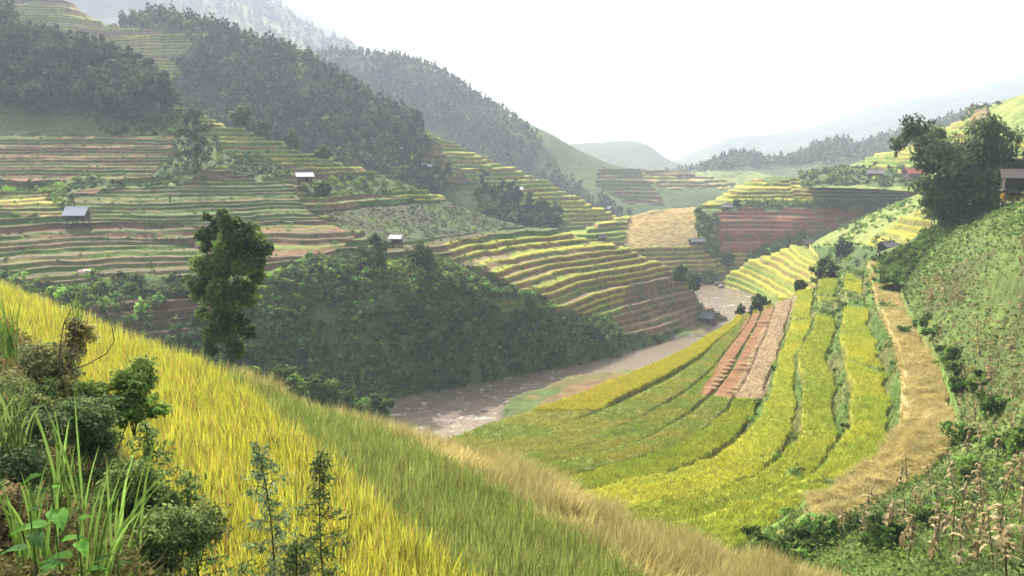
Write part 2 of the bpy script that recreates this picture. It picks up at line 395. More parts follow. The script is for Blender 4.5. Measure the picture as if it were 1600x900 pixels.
hill('right_far_slope', (1250, 1780, 1.0), [
  [(1250,290,330),(1440,300,300),(1600,312,235),(1780,320,225)],
  [(1250,275,380),(1350,268,360),(1440,262,330),(1600,225,270),(1780,200,255)],
  [(1250,270,425),(1300,264,420),(1340,253,412),(1400,235,400),(1450,219,385),(1480,201,375),(1540,170,350),(1600,148,335),(1780,95,320)]],
  [130, 220], [(30, 14), (80, 50)], 'meadow',
  [('yellow', [(1345,248),(1430,228),(1445,262),(1400,272),(1350,262)]), ('yellow',[(1460,200),(1500,190),(1560,215),(1640,235),(1640,275),(1560,270)]),
   ('shrub', [(1250,268),(1350,268),(1440,272),(1440,290),(1250,290)]), ('pink', [(1515,175),(1545,165),(1545,185),(1520,190)]),
   ('dgreen', [(1570,214),(1700,205),(1700,225),(1580,226)])],
  h=1.9, nz=(1.2, 40), seed=21, label='grassy slope rising at the far right of the valley')
hill('bright_slope', (1126, 1720, 0.9), [
  [(1126,447.5,286),(1150,454,279),(1175,464,265),(1200,479,248),(1280,472,205),(1350,445,185),(1450,418,172),(1720,400,160)],
  [(1126,444,289),(1150,440,284),(1200,428,266),(1280,412,228),(1350,392,205),(1450,372,192),(1720,330,190)],
  [(1126,440,292),(1140,431,291),(1170,412,286),(1200,400,280),(1260,384,270),(1300,364,258),(1350,340,255),(1430,305,250),(1500,275,240),(1600,240,230),(1720,200,225)]],
  [90, 170], [(14, 9), (60, 50)], 'meadow',
  [('yellow', [(1140,420),(1200,396),(1265,384),(1300,430),(1290,470),(1180,465),(1130,445)]),
   ('yellow', [(1345,395),(1400,350),(1450,330),(1460,400),(1380,420)]),
   ('shrub', [(1270,385),(1340,385),(1400,390),(1400,430),(1300,440),(1290,420)])],
  h=1.6, nz=(0.8, 20), seed=24, edge=3, riser=0.16, label='sunlit yellow green slope running down to the river at the right')

# ------------------------------------------------------------------ main terraced spur on the left
hill('terraced_hillside', (-150, 1137, 0.75), [
  [(-150,720,95),(0,690,100),(150,690,108),(300,690,118),(400,680,127),(500,655,137),(600,633,144.5),(700,604,156),(850,576,170),(960,556,183),(1060,527,203),(1110,508,219),(1137,503,221)],
  [(-150,485,125),(0,474,128),(150,484,132),(300,470,140),(400,450,147),(560,420,161),(700,440,167),(850,488,175),(960,520,188.5),(1060,516,206),(1110,502,221),(1137,500,223)],
  [(-150,340,165),(0,340,168),(150,350,170),(300,345,177),(450,340,185),(618,368,188),(760,400,194),(900,432,201),(1000,468,207.5),(1060,492,212.5),(1110,495,222),(1137,498,224)],
  [(-150,205,245),(0,205,245),(150,208,245),(270,205,243),(400,240,236),(500,275,231),(640,315,227),(760,355,222),(900,387,221),(1000,417,221.5),(1070,453,222),(1110,488,223),(1137,497,225)],
  [(-150,55,320),(0,62,312),(100,88,302),(200,118,290),(250,150,275),(275,168,264),(320,184,258),(400,212,250),(500,248,245),(640,292,240),(760,337,235),(900,371,231),(1000,401,228.5),(1070,441,226),(1100,478,225),(1137,496,226)]],
  [130, 240, 380, 150], [(20, 10), (60, 38), (70, 50)], 'dull',
  [('dull', [(-200,195),(290,200),(285,270),(230,285),(-200,300)], 0.85, 0.45),
   ('forest', [(-200,0),(240,0),(280,150),(300,175),(262,190),(180,190),(-200,178)]),
   ('grass', [(-200,178),(180,182),(265,185),(285,210),(150,212),(-200,209)]),
   ('green', [(270,290),(450,280),(475,330),(500,345),(300,352),(130,345),(110,310)], 0.78, 0.42),
   ('shrub', [(272,165),(330,200),(350,255),(300,285),(262,290),(235,275),(275,240)]),
   ('shrub', [(345,240),(400,235),(460,275),(400,285),(345,265)]),
   ('grass', [(-200,284),(120,284),(260,278),(290,296),(120,300),(110,345),(-200,310)]),
   ('yellow', [(262,150),(330,180),(500,240),(640,285),(760,330),(790,355),(700,325),(640,318),(560,290),(470,262),(370,250),(330,215)]),
   ('mix', [(-200,300),(95,305),(100,340),(-200,345)], 0.78, 0.45),
   ('tan', [(-200,385),(130,372),(300,385),(330,420),(300,445),(120,450),(-200,440)], 0.8, 0.38),
   ('brown', [(300,352),(500,345),(560,372),(520,398),(430,420),(330,415)], 1.0, 0.5),
   ('shrub', [(470,285),(560,272),(650,285),(668,300),(560,306),(480,310)]),
   ('corn', [(500,332),(600,322),(720,314),(850,348),(720,368),(600,380),(540,362)]),
   ('grass', [(-200,440),(100,448),(300,440),(420,436),(540,392),(600,400),(690,412),(760,430),(830,457),(880,490),(955,505),(968,528),(966,600),(600,680),(300,730),(-200,780)]),
   ('bare', [(108,498),(320,438),(335,480),(330,520),(230,545),(180,520)], 1.3),
   ('gold', [(690,385),(900,365),(1000,395),(1080,440),(1120,500),(1000,520),(955,503),(870,485),(760,425)], 1.3, 0.34),
   ('pink', [(985,455),(1040,430),(1075,450),(1125,500),(1100,522),(968,530),(958,500)], 1.3, 0.34),
   ('green', [(742,470),(835,462),(872,490),(780,500)]),
   ('dgreen', [(960,532),(1110,512),(1140,505),(1140,560),(960,580)])],
  h=1.3, nz=(0.9, 28), seed=27, riser=0.24, front_drop=(3, 5), label='long terraced hillside falling from the left to the river bend')

# ------------------------------------------------------------------ valley floor with the river channel
RIV = PZ([1128,1128,1128,1138,1156,1166,1150,1060,950,850,792,745,698,655,570,400], [425,440,452,468,492,515,532,543,566,584,600,618,642,665,715,800], -45.0)[:, :2]
RW  = np.array([3,4,7,8.5,8,8,8,8,7.5,6.5,7,7.8,9.5,10.5,12,14.]) 
seg = np.concatenate([[0], np.cumsum(np.linalg.norm(np.diff(RIV, axis=0), axis=1))])
ss = np.linspace(0, seg[-1], 500)
RC = np.stack(curve(np.column_stack([seg, RIV]), ss), 1); RWs = np.interp(ss, seg, RW)
gx = np.arange(-90, 190, 0.8); gy = np.arange(50, 330, 0.8); GX, GY = np.meshgrid(gx, gy)
D = np.full(GX.shape, 1e9)
for i in range(0, 500, 2):
    D = np.minimum(D, np.hypot(GX - RC[i, 0], GY - RC[i, 1]) - RWs[i])
D += (fbm(GX / 7, GY / 7, 3, 4) - 0.5) * 5
Zf = -46.2 + 1.9 * sstep(-3, 2.5, D) + 0.7 * sstep(3, 25, D) + (fbm(GX / 3, GY / 3, 8, 4) - 0.5) * 0.5
G0 = np.stack([GX, GY, Zf], -1); FX, FY = pix(G0)
bar = inpoly(FX, FY, [(672,668),(690,645),(728,622),(732,640),(716,668),(700,680)]); delta = inpoly(FX, FY, [(700,720),(770,640),(840,598),(990,582),(1000,700)])
Zf = np.where(delta & (D > 2), Zf + 0.8, Zf); Zf = np.where(bar, np.maximum(Zf, -44.95 + (fbm(GX / 2, GY / 2, 4, 3) - 0.5) * 0.5), Zf)
G0[..., 2] = Zf
nn = fbm(GX / 2.0, GY / 2.0, 12, 4)[..., None]
Cf = C_['gravel'] * (0.6 + 0.8 * nn)
land = sstep(0.3, 2.5, D + (nn[..., 0] - 0.5) * 6)[..., None]
g2 = np.where(fbm(GX / 9, GY / 9, 22, 3)[..., None] > 0.4, C_['grass'], C_['olive']) * (0.55 + 0.6 * nn)
Cf = Cf * (1 - land) + g2 * land
rowsd = (np.floor((GY - 0.45 * GX) / 1.6) % 2)[..., None]
dfield = (delta & (D > 7))[..., None]
Cf = np.where(dfield, np.where(rowsd > 0, C_['brown'], C_['olive']) * (0.7 + 0.6 * nn), Cf)
link('valley_floor', make_mesh('valley_floor', G0.reshape(-1, 3), grid_faces(*GX.shape), Cf.reshape(-1, 3), True), M_GROUND, kind='structure')
# river water sheet that follows the channel
m, t = mat_base('silty_river_water'); L = t.links.new
out = N(t, 'ShaderNodeOutputMaterial'); tc = N(t, 'ShaderNodeTexCoord')
mp = N(t, 'ShaderNodeMapping'); mp.inputs['Scale'].default_value = (1.0, 1.0, 1.0); L(tc.outputs['Object'], mp.inputs[0])
n1 = N(t, 'ShaderNodeTexNoise', i_Scale=0.45, i_Detail=8.0, i_Roughness=0.7, i_Distortion=0.6); L(mp.outputs[0], n1.inputs['Vector'])
at = N(t, 'ShaderNodeAttribute', attribute_name='col')         # red: how rough the water runs here
gt = N(t, 'ShaderNodeMath', operation='MULTIPLY_ADD'); L(at.outputs['Fac'], gt.inputs[0]); gt.inputs[1].default_value = 0.11; L(n1.outputs[0], gt.inputs[2])
cr = N(t, 'ShaderNodeMapRange', i_From_Min=0.66, i_From_Max=0.78); L(gt.outputs[0], cr.inputs[0])
mxc = N(t, 'ShaderNodeMix', data_type='RGBA'); L(cr.outputs[0], mxc.inputs[0])
mxc.inputs[6].default_value = (0.19, 0.145, 0.09, 1); mxc.inputs[7].default_value = (0.62, 0.58, 0.54, 1)
n3 = N(t, 'ShaderNodeTexNoise', i_Scale=1.6, i_Detail=5.0, i_Roughness=0.6); L(mp.outputs[0], n3.inputs['Vector'])
bp = N(t, 'ShaderNodeBump', i_Strength=0.9, i_Distance=0.22); L(n3.outputs[0], bp.inputs['Height'])
bs = N(t, 'ShaderNodeBsdfPrincipled', i_Roughness=0.22); L(mxc.outputs[2], bs.inputs['Base Color']); L(bp.outputs[0], bs.inputs['Normal']); bs.inputs['Specular IOR Level'].default_value = 0.4
L(bs.outputs[0], out.inputs[0]); M_WATER = m
tan_ = np.gradient(RC, axis=0); tan_ /= np.linalg.norm(tan_, axis=1)[:, None]; nrm = np.stack([-tan_[:, 1], tan_[:, 0]], 1)
offs = np.linspace(-1, 1, 9)
WV = RC[:, None] + nrm[:, None] * offs[None, :, None] * (RWs[:, None, None] + 6)
WV = np.concatenate([WV, np.full(WV.shape[:2] + (1,), -45.0)], 2)
rough = ((ss > seg[9] - 5) * 1.0)[:, None] * np.ones((1, 9)); rough += ((ss < seg[4]) * 0.8)[:, None]
link('river_water', make_mesh('river_water', WV.reshape(-1, 3), grid_faces(500, 9), np.repeat(rough.reshape(-1, 1), 3, 1), True), M_WATER, kind='structure')
# the ground sheet that runs to the horizon
gp = np.array([(-4200,-400,-47.5),(4200,-400,-47.5),(4200,4400,-47.5),(-4200,4400,-47.5)], float)
link('ground', make_mesh('ground', gp, np.array([[0,1,2,3]]), np.tile(C_['grass'], (4, 1))), M_FAR, kind='structure')

# ------------------------------------------------------------------ the bowl of rice terraces on the right and the weedy slope above it
def zrow(pts, z): 
    a = np.array(pts, float); return PZ(a[:, 0], a[:, 1], z)
K = [
 zrow([(1150,500),(1100,532),(1060,556),(980,590),(880,630),(800,655),(740,676),(640,715)], -30.0),
 zrow([(1163,497),(1125,535),(1085,572),(1010,615),(920,655),(830,682),(760,705),(670,745)], -29.0),
 zrow([(1176,493),(1145,540),(1110,585),(1045,635),(955,678),(860,705),(785,728),(700,765)], -28.0),
 zrow([(1192,487),(1163,545),(1135,597),(1080,650),(990,698),(890,724),(810,748),(730,785)], -27.0),
 zrow([(1215,475),(1188,550),(1160,612),(1110,672),(1025,717),(920,744),(830,768),(750,805)], -25.9),
 zrow([(1243,463),(1232,520),(1215,568),(1200,625),(1160,690),(1070,738),(950,766),(820,800)], -24.6),
 zrow([(1278,445),(1272,510),(1248,555),(1254,630),(1235,705),(1150,762),(1020,792),(880,832)], -23.0),
 zrow([(1320,425),(1318,490),(1312,530),(1327,620),(1315,690),(1240,765),(1120,805),(980,855)], -21.2),
 zrow([(1355,412),(1374,490),(1397,540),(1408,620),(1394,690),(1330,752),(1262,792),(1150,870)], -18.7),
 zrow([(1400,402),(1418,478),(1456,540),(1490,615),(1494,690),(1440,748),(1330,806),(1190,900)], -17.4),
 zrow([(1450,385),(1480,440),(1540,500),(1600,600),(1620,700),(1580,800),(1480,880),(1330,970)], -13.0),
 zrow([(1540,345),(1640,400),(1760,470),(1850,560),(1900,650),(1900,780),(1800,900),(1600,1000)], -6.5)]
def prow(A, n):
    s = np.arange(len(A)).astype(float); u = np.linspace(0, len(A) - 1, n)
    return np.stack(curve(np.column_stack([s, A]), u), 1)
NC = 900
rowsB = []
for A in K:
    e0 = A[0] + np.array([A[0][0] / A[0][1] * 16, 16, -7.0]); e00 = e0 + np.array([A[0][0] / A[0][1] * 25, 25, -18.0])
    n1 = A[-1] + (A[-1] - A[-2]) / np.linalg.norm(A[-1] - A[-2]) * 14; n1[2] = A[-1][2] - 4
    rowsB.append(prow(np.vstack([e00, e0, A, n1]), NC))
out0 = rowsB[0].copy(); sc = 26 / out0[:, 1:2]; out0[:, :2] *= (1 + sc); out0[:, 0] -= 6; out0[:, 2] -= 17
top1 = rowsB[-1].copy(); top1[:, 0] += 60; top1[:, 2] += 26
# strips: (profile position, height above contour, land cover); rice canopy stands on each tread
TB = []                      # per mesh row: (i, frac, dz, kind)
def band(i, pts): TB.extend([(i, f, dz, k) for f, dz, k in pts])
fr = lambda a, b, n: [a + (b - a) * q / (n - 1) for q in range(n)]
NB = len(rowsB)
tread_end = {0:0.62, 1:0.70, 2:0.68, 3:0.70, 4:0.74, 5:0.76, 6:0.70, 7:0.74, 8:0.94}
for i in range(0, 9):
    te = tread_end[i]
    for f in fr(0.0, 0.05, 3): band(i, [(f, 0.0, 'face')])
    for f in fr(0.06, te, 16): band(i, [(f, 0.62, 'tread')])
    band(i, [(te + 0.012, 0.0, 'gap')])
    for f in fr(te + 0.03, 0.99, 10): band(i, [(f, None, 'bank')])
for f in fr(0, 0.995, 90): band(9, [(f, None, 'slope')])
for f in fr(0, 1.0, 60): band(10, [(f, None, 'slope')])
RB = np.array(rowsB)
ZK = [-30, -29, -28, -27, -25.9, -24.6, -23, -21.2, -18.7, -17.4, -13, -6.5]
M9 = slopes(np.arange(NB, dtype=float)[:, None, None] * np.ones((1,) + RB.shape[1:]), RB)
Gb = np.zeros((len(TB), NC, 3)); Kb = []
for r, (i, f, dz, k) in enumerate(TB):
    if i < 9 and tread_end[i] < 0.9:
        ucol = np.linspace(0, 1, NC); te_u = tread_end[i] + (0.80 - tread_end[i]) * sstep(0.48, 0.64, ucol); te0 = tread_end[i]
        f = np.where(f <= te0, f / te0 * te_u, te_u + (f - te0) / (1 - te0) * (1 - te_u))
    if i >= 9:
        t_ = f; h_ = 1.0
        p = (2*t_**3-3*t_**2+1)*RB[i] + (t_**3-2*t_**2+t_)*M9[i] + (-2*t_**3+3*t_**2)*RB[i+1] + (t_**3-t_**2)*M9[i+1]
        p[:, 2] += (fbm(p[:, 0] / 4, p[:, 1] / 4, 44, 4) - 0.5) * 1.3 * min(1, f * 6 + (i - 9))
    else:
        # straight across, with a small wander of every edge
        wv = (fbm(np.linspace(0, 40, NC) + i * 9.1, np.full(NC, i * 3.3), 60, 3) - 0.5) * 0.34 * (TB[r][1] > 0) * (TB[r][1] < 0.97) * (0.4 if i < 4 else 1) * (1 - 0.5 * sstep(0.48, 0.64, np.linspace(0, 1, NC)))
        ff = np.clip(f + wv, 0, 1)[:, None]
        p = RB[i] * (1 - ff) + RB[i + 1] * ff; z0 = RB[i][:, 2]; z1 = RB[i + 1][:, 2]
        te = te_u if tread_end[i] < 0.9 else tread_end[i]
        if dz is not None: p[:, 2] = z0 + dz * (0.0 if k in ('face', 'gap') and TB[r][1] < 0.02 else 1)
        else: p[:, 2] = z0 + (z1 - z0) * sstep(te, 1.0, f)
        if k == 'tread' and i >= 3 and TB[r][1] > 0.36: p[:, 2] += 0.55 * sstep(0.50, 0.60, np.linspace(0, 1, NC))
        if k == 'gap': p[:, 2] = z0 - 0.1
        p[:, 2] += (fbm(p[:, 0] / 1.5, p[:, 1] / 1.5, 45, 3) - 0.5) * (0.22 if k == 'tread' else 0.4)
    Gb[r] = p; Kb.append(k)
Gb = np.concatenate([out0[None], Gb, top1[None]], 0); Kb = ['bank'] + Kb + ['slope']; TBi = [0] + [q[0] for q in TB] + [11]
BXb, BYb = pix(Gb)
Kid = np.array([['face','tread','gap','bank','slope'].index(k) for k in Kb])[:, None] * np.ones((1, NC), int); Ib = np.array(TBi)[:, None] * np.ones((1, NC), int)
red_poly = [(1168,494),(1216,476),(1150,622),(1092,616)]; straw_poly = [(1212,474),(1246,462),(1190,626),(1140,622)]
jx = BXb + (fbm(Gb[..., 0] / 3, Gb[..., 1] / 3, 71, 3) - 0.5) * 10; jy = BYb
redm = inpoly(jx, jy, red_poly) & (Kid <= 1); strawm = inpoly(jx, jy, straw_poly)
f1 = fbm(Gb[..., 0] / 1.2, Gb[..., 1] / 1.2, 72, 4)[..., None]; f2 = fbm(Gb[..., 0] / 8, Gb[..., 1] / 8, 73, 3)[..., None]
ricecol = C_['ygreen'] * (1 - f2) + C_['yellow'] * f2
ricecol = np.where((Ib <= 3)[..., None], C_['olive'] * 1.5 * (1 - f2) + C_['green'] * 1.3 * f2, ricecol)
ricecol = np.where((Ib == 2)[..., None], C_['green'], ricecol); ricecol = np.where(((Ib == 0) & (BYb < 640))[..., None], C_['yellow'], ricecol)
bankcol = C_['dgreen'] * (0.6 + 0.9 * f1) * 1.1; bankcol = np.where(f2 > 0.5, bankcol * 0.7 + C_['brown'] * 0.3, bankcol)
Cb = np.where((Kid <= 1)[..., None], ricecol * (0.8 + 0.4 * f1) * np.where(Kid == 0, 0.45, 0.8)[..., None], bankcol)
Cb = np.where((Kid == 2)[..., None], C_['dbrown'] * (0.7 + 0.5 * f1), Cb)
tanm = (Ib == 8) & (Kid <= 2) & (BXb > 1262) & ~((BYb < 492) & (fbm(Gb[..., 0] / 5, Gb[..., 1] / 5, 75, 2) > 0.5)); Cb = np.where(tanm[..., None], C_['straw'] * 0.7, Cb)
slopec = C_['grass'] * (0.6 + 0.8 * f1) * (0.8 + 0.5 * f2); wm = sstep(0.45, 0.62, fbm(Gb[..., 0] / 5, Gb[..., 1] / 5, 74, 3))[..., None]
upper = ((BYb < 620) & (BXb > 1440))[..., None]
fresh = (BYb < 438 - (BXb - 1440) * 0.42)[..., None]
slopec = np.where(fresh, np.array((0.11, 0.165, 0.045)) * (0.7 + 0.6 * f1), slopec); slopec = np.where(upper & ~fresh, slopec * (1 - 0.6 * wm) + C_['corn'] * 1.2 * 0.6 * wm, slopec)
Cb = np.where((Kid == 4)[..., None], slopec, Cb)
brk = (fbm(Gb[..., 0] / 4, Gb[..., 1] / 6, 76, 3) > np.where(BYb < 500, 0.57, 0.80)) & (Ib >= 5) & (Ib < 8)
Cb = np.where(brk[..., None], bankcol * 1.3, Cb); Cb = np.where(((Ib == 8) & ~tanm)[..., None], bankcol * 1.5, Cb)
Cb = np.where((redm & (Ib >= 1) & (Ib < 5))[..., None], np.array((0.21, 0.11, 0.05)) * (0.75 + 0.5 * f1), Cb)
Cb = np.where((strawm & (Ib >= 2) & (Ib < 6))[..., None], (C_['tan'] * 0.8) * (0.7 + 0.6 * f1), Cb)
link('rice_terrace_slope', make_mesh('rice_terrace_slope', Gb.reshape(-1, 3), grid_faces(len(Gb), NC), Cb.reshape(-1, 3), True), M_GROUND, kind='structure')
HILLS['bowl'] = dict(G=Gb, X=BXb, Y=BYb, nr=len(Gb) - 2)

# grassy rise under the big bamboo and the barn
hill('grassy_rise', (1370, 1800, 1.5), [
  [(1370,440,112),(1450,445,105),(1600,430,92),(1800,420,85)],
  [(1370,410,124),(1420,388,126),(1460,362,128),(1490,350,129),(1550,330,122),(1600,322,118),(1800,300,115)]],
  [90], [(16, 0.5), (25, 12), (40, 30)], 'grass', [], h=1.2, nz=(0.5, 8), seed=33, label='bright grassy rise under the bamboo at the right')

# ------------------------------------------------------------------ near rice fields (ground under the canopy) and the weed bank
def arow(pts, dz=0.0):
    a = np.array(pts, float); q = PZ(a[:, 0], a[:, 1], a[:, 2]); q[:, 2] += dz; return q
O_ = [(-150,395,-4.4),(0,440,-4.5),(180,508,-4.55),(330,566,-4.7),(540,640,-5.8),(750,697,-6.5),(1000,800,-6.6),(1290,897,-6.6),(1500,975,-6.6)]
GT = [(-140,398,-4.4),(10,445,-4.5),(188,513,-4.55),(338,571,-4.7),(535,644,-5.6),(690,705,-5.7),(850,790,-5.7),(1030,910,-5.7),(1180,1010,-5.7)]
YG = [(-140,401,-4.4),(10,450,-4.5),(190,519,-4.55),(338,577,-4.6),(430,655,-4.6),(510,725,-4.6),(600,810,-4.6),(700,895,-4.6),(790,970,-4.6)]
IN = [(-220,430,-4.4),(-60,480,-4.5),(40,530,-4.5),(110,590,-4.5),(170,650,-4.5),(215,720,-4.5),(250,800,-4.5),(300,890,-4.5),(340,970,-4.5)]
nA = 400
rO, rGT, rYG, rIN = [prow(arow(q, -0.7), nA) for q in (O_, GT, YG, IN)]
BNK = np.array([(-18,25,-4.7),(-12,19,-4.3),(-8.6,14.5,-3.9),(-6.2,11,-3.45),(-4.5,8.2,-3.15),(-3.3,6.2,-2.95),(-2.4,4.6,-2.8),(-1.6,3.2,-2.6),(-0.8,2.0,-2.4)], float)
rB = prow(BNK, nA); rB2 = rB.copy(); rB2[:, 0] -= 5; rB2[:, 2] += 0.7; rB2[:, 1] -= 1
rB3 = rB2.copy(); rB3[:, 0] -= 8; rB3[:, 2] += 1
slp = -rO[:, 2] / rO[:, 1]
rD = rO.copy(); rD[:, :2] *= 1 + (1.2 / rO[:, 1])[:, None]; rD[:, 2] -= 1.6
rD2 = rO.copy(); k_ = (1 + 30 / rO[:, 1]); rD2[:, :2] *= k_[:, None]; rD2[:, 2] -= 30 * (slp + 0.17)
rD3 = rO.copy(); k_ = (1 + 80 / rO[:, 1]); rD3[:, :2] *= k_[:, None]; rD3[:, 2] = np.maximum(rO[:, 2] - 80 * (slp + 0.15), -47)
Ga = loft([rD3, rD2, rD, rO], [30, 30, 8], False)[:-1]
Gf = loft([rO, rGT - (0, 0, 0.0), rYG, rIN], [50, 50, 90], False)[:-1]
Gk = loft([rIN, rB, rB2, rB3], [60, 40, 10])
GA = np.concatenate([Ga, Gf, Gk], 0); nra, nrf = len(Ga), len(Gf); HILLS_NEAR = None
GA[..., 2] += (fbm(GA[..., 0] / 1.1, GA[..., 1] / 1.1, 81, 4) - 0.5) * 0.22
GA[nra + nrf + 5:, :, 2] += (fbm(GA[nra + nrf + 5:, :, 0] / 0.5, GA[nra + nrf + 5:, :, 1] / 0.5, 83, 4) - 0.5) * 0.25
# the three fields step down one below another
fstep = np.zeros(len(GA))
f3 = fbm(GA[..., 0] / 0.6, GA[..., 1] / 0.6, 82, 4)[..., None]
CA = C_['brown'] * 0.8 * (0.6 + 0.8 * f3)
CA[:nra] = C_['dgreen'] * (0.6 + 0.8 * f3[:nra])
CA[nra + nrf:] = (C_['grass'] * 0.55 + C_['brown'] * 0.35) * (0.4 + 1.2 * f3[nra + nrf:])
link('near_field_ground', make_mesh('near_field_ground', GA.reshape(-1, 3), grid_faces(len(GA), nA), CA.reshape(-1, 3), True), M_NEAR, kind='structure')
# ------------------------------------------------------------------ vegetation builders (arrays of vertices, quads, colours)
def rot_to(n):
    d = rng.normal(size=(n, 3)); d /= np.linalg.norm(d, axis=1)[:, None]; return d
def leaf_quads(pos, nrm, size, aspect, colr, droop=0.0):
    """one quad per position, facing nrm with random spin"""
    n = len(pos); a = rot_to(n); a[:, 2] -= droop
    u = a - (a * nrm).sum(1)[:, None] * nrm; u /= np.maximum(np.linalg.norm(u, axis=1), 1e-6)[:, None]
    v = np.cross(nrm, u); s = np.asarray(size)[:, None] * np.ones((n, 1))
    L_ = u * s * aspect; W_ = v * s
    V = np.stack([pos - L_ * 0.5, pos + W_ * 0.5 + L_ * 0.05, pos + L_ * 0.5, pos - W_ * 0.5 + L_ * 0.05], 1)
    return V.reshape(-1, 3), np.arange(4 * n).reshape(n, 4), np.repeat(colr, 4, 0)
def cloud(lobes, n, size, base, aspect=1.6, var=0.35, flat=0.85, shell=0.35, droop=0.0, sub=9):
    """foliage clumps spread through uneven lobes (centre, radius)"""
    lobes = np.array(lobes, float)
    # break every lobe into smaller sprays so the outline is uneven and gaps show
    sp = []
    for l in lobes:
        d = rot_to(sub); r = l[3] * (0.35 + 0.6 * rng.random((sub, 1)))
        c = l[:3] + d * r * np.array([1, 1, flat]); sp.append(np.column_stack([c, l[3] * (0.38 + 0.30 * rng.random(sub)), np.full(sub, rng.random())]))
    sp = np.vstack(sp); wt = sp[:, 3] ** 2; i = rng.choice(len(sp), n, p=wt / wt.sum())
    d = rot_to(n); r = sp[i, 3] * (shell + (1 - shell) * rng.random(n)) * (0.85 + 0.3 * rng.random(n))
    pos = sp[i, :3] + d * r[:, None] * np.array([1, 1, flat])
    nr = d * 0.8 + rot_to(n) * 0.8 + np.array([0, 0, 0.5]); nr /= np.linalg.norm(nr, axis=1)[:, None]
    c = np.array(base)[None] * (0.55 + 1.0 * sp[i, 4] ** 1.5 + 2 * var * (rng.random(n) - 0.5))[:, None]
    c = c * (1 + (rng.random((n, 1)) - 0.5) * np.array([[0.35, 0.1, 0.2]]))
    return leaf_quads(pos, nr, size * (0.6 + 0.8 * rng.random(n)), aspect, c, droop)
def tube(pts, radii, k=6):
    pts = np.array(pts, float); radii = np.array(radii, float); n = len(pts)
    t = np.gradient(pts, axis=0); t /= np.linalg.norm(t, axis=1)[:, None]
    ref = np.array([0.3, 0.9, 0.1]); u = np.cross(t, ref); u /= np.linalg.norm(u, axis=1)[:, None]; v = np.cross(t, u)
    a = np.arange(k) * 2 * math.pi / k
    V = pts[:, None] + radii[:, None, None] * (u[:, None] * np.cos(a)[None, :, None] + v[:, None] * np.sin(a)[None, :, None])
    i = np.arange(n - 1)[:, None] * k + np.arange(k)[None]; j = np.arange(n - 1)[:, None] * k + (np.arange(k)[None] + 1) % k
    Fq = np.stack([i, j, j + k, i + k], -1).reshape(-1, 4)
    return V.reshape(-1, 3), Fq
def join(parts):
    V, Fq, C, o = [], [], [], 0
    for p in parts:
        V.append(p[0]); Fq.append(p[1] + o); o += len(p[0])
        C.append(p[2] if len(p) > 2 and p[2] is not None else np.full((len(p[0]), 3), 0.1))
    return np.vstack(V), np.vstack(Fq), np.vstack(C)
def limb(a, b, r0, r1, n=5, bend=0.12):
    a = np.array(a, float); b = np.array(b, float); t = np.linspace(0, 1, n)[:, None]
    L_ = np.linalg.norm(b - a); off = (rng.random(3) - 0.5) * L_ * bend * 2
    pts = a * (1 - t) + b * t + off * np.sin(t * math.pi)
    return tube(pts, np.linspace(r0, r1, n))
def tree_arrays(H, rad, nleaf, leafsize, base, trunk_r=None, crown_from=0.3, nl=9, conic=0.0, droop=0.0, aspect=1.6, lobes=None):
    """returns (trunk arrays, crown arrays) of a tree H metres tall"""
    tr = trunk_r or H * 0.018; parts = []
    lean = (rng.random(2) - 0.5) * H * 0.08
    top = np.array([lean[0], lean[1], H * 0.86]); parts.append(limb((0, 0, -0.6), top, tr, tr * 0.25, 9, 0.04))
    if lobes is None:
        lobes = []
        for k in range(nl):
            f = crown_from + (1 - crown_from) * (k + 0.5) / nl; z = H * f
            a = k * 2.4 + rng.random() * 0.8
            env = math.sin(min(1, (f - crown_from) / (1 - crown_from) * 0.92 + 0.12) * math.pi) ** 0.6
            env = env * (1 - conic) + conic * (1 - (f - crown_from) / (1 - crown_from) * 0.85)
            rr = rad * env * (0.35 + 0.35 * rng.random()); lr = rad * (0.38 + 0.22 * rng.random()) * max(0.5, env)
            if z + lr > H: z = H - lr
            lobes.append((math.cos(a) * rr + lean[0] * f, math.sin(a) * rr + lean[1] * f, z, lr))
    for l in lobes:
        zz = max(H * 0.12, l[2] - abs(l[3]) * 1.3); f = zz / (H * 0.86); f = min(f, 0.95)
        parts.append(limb(top * f, l[:3], tr * 0.45 * (1 - f * 0.6), tr * 0.08, 5))
    V, Fq, C = join(parts)
    return (V, Fq), cloud(lobes, nleaf, leafsize, base, aspect=aspect, droop=droop)
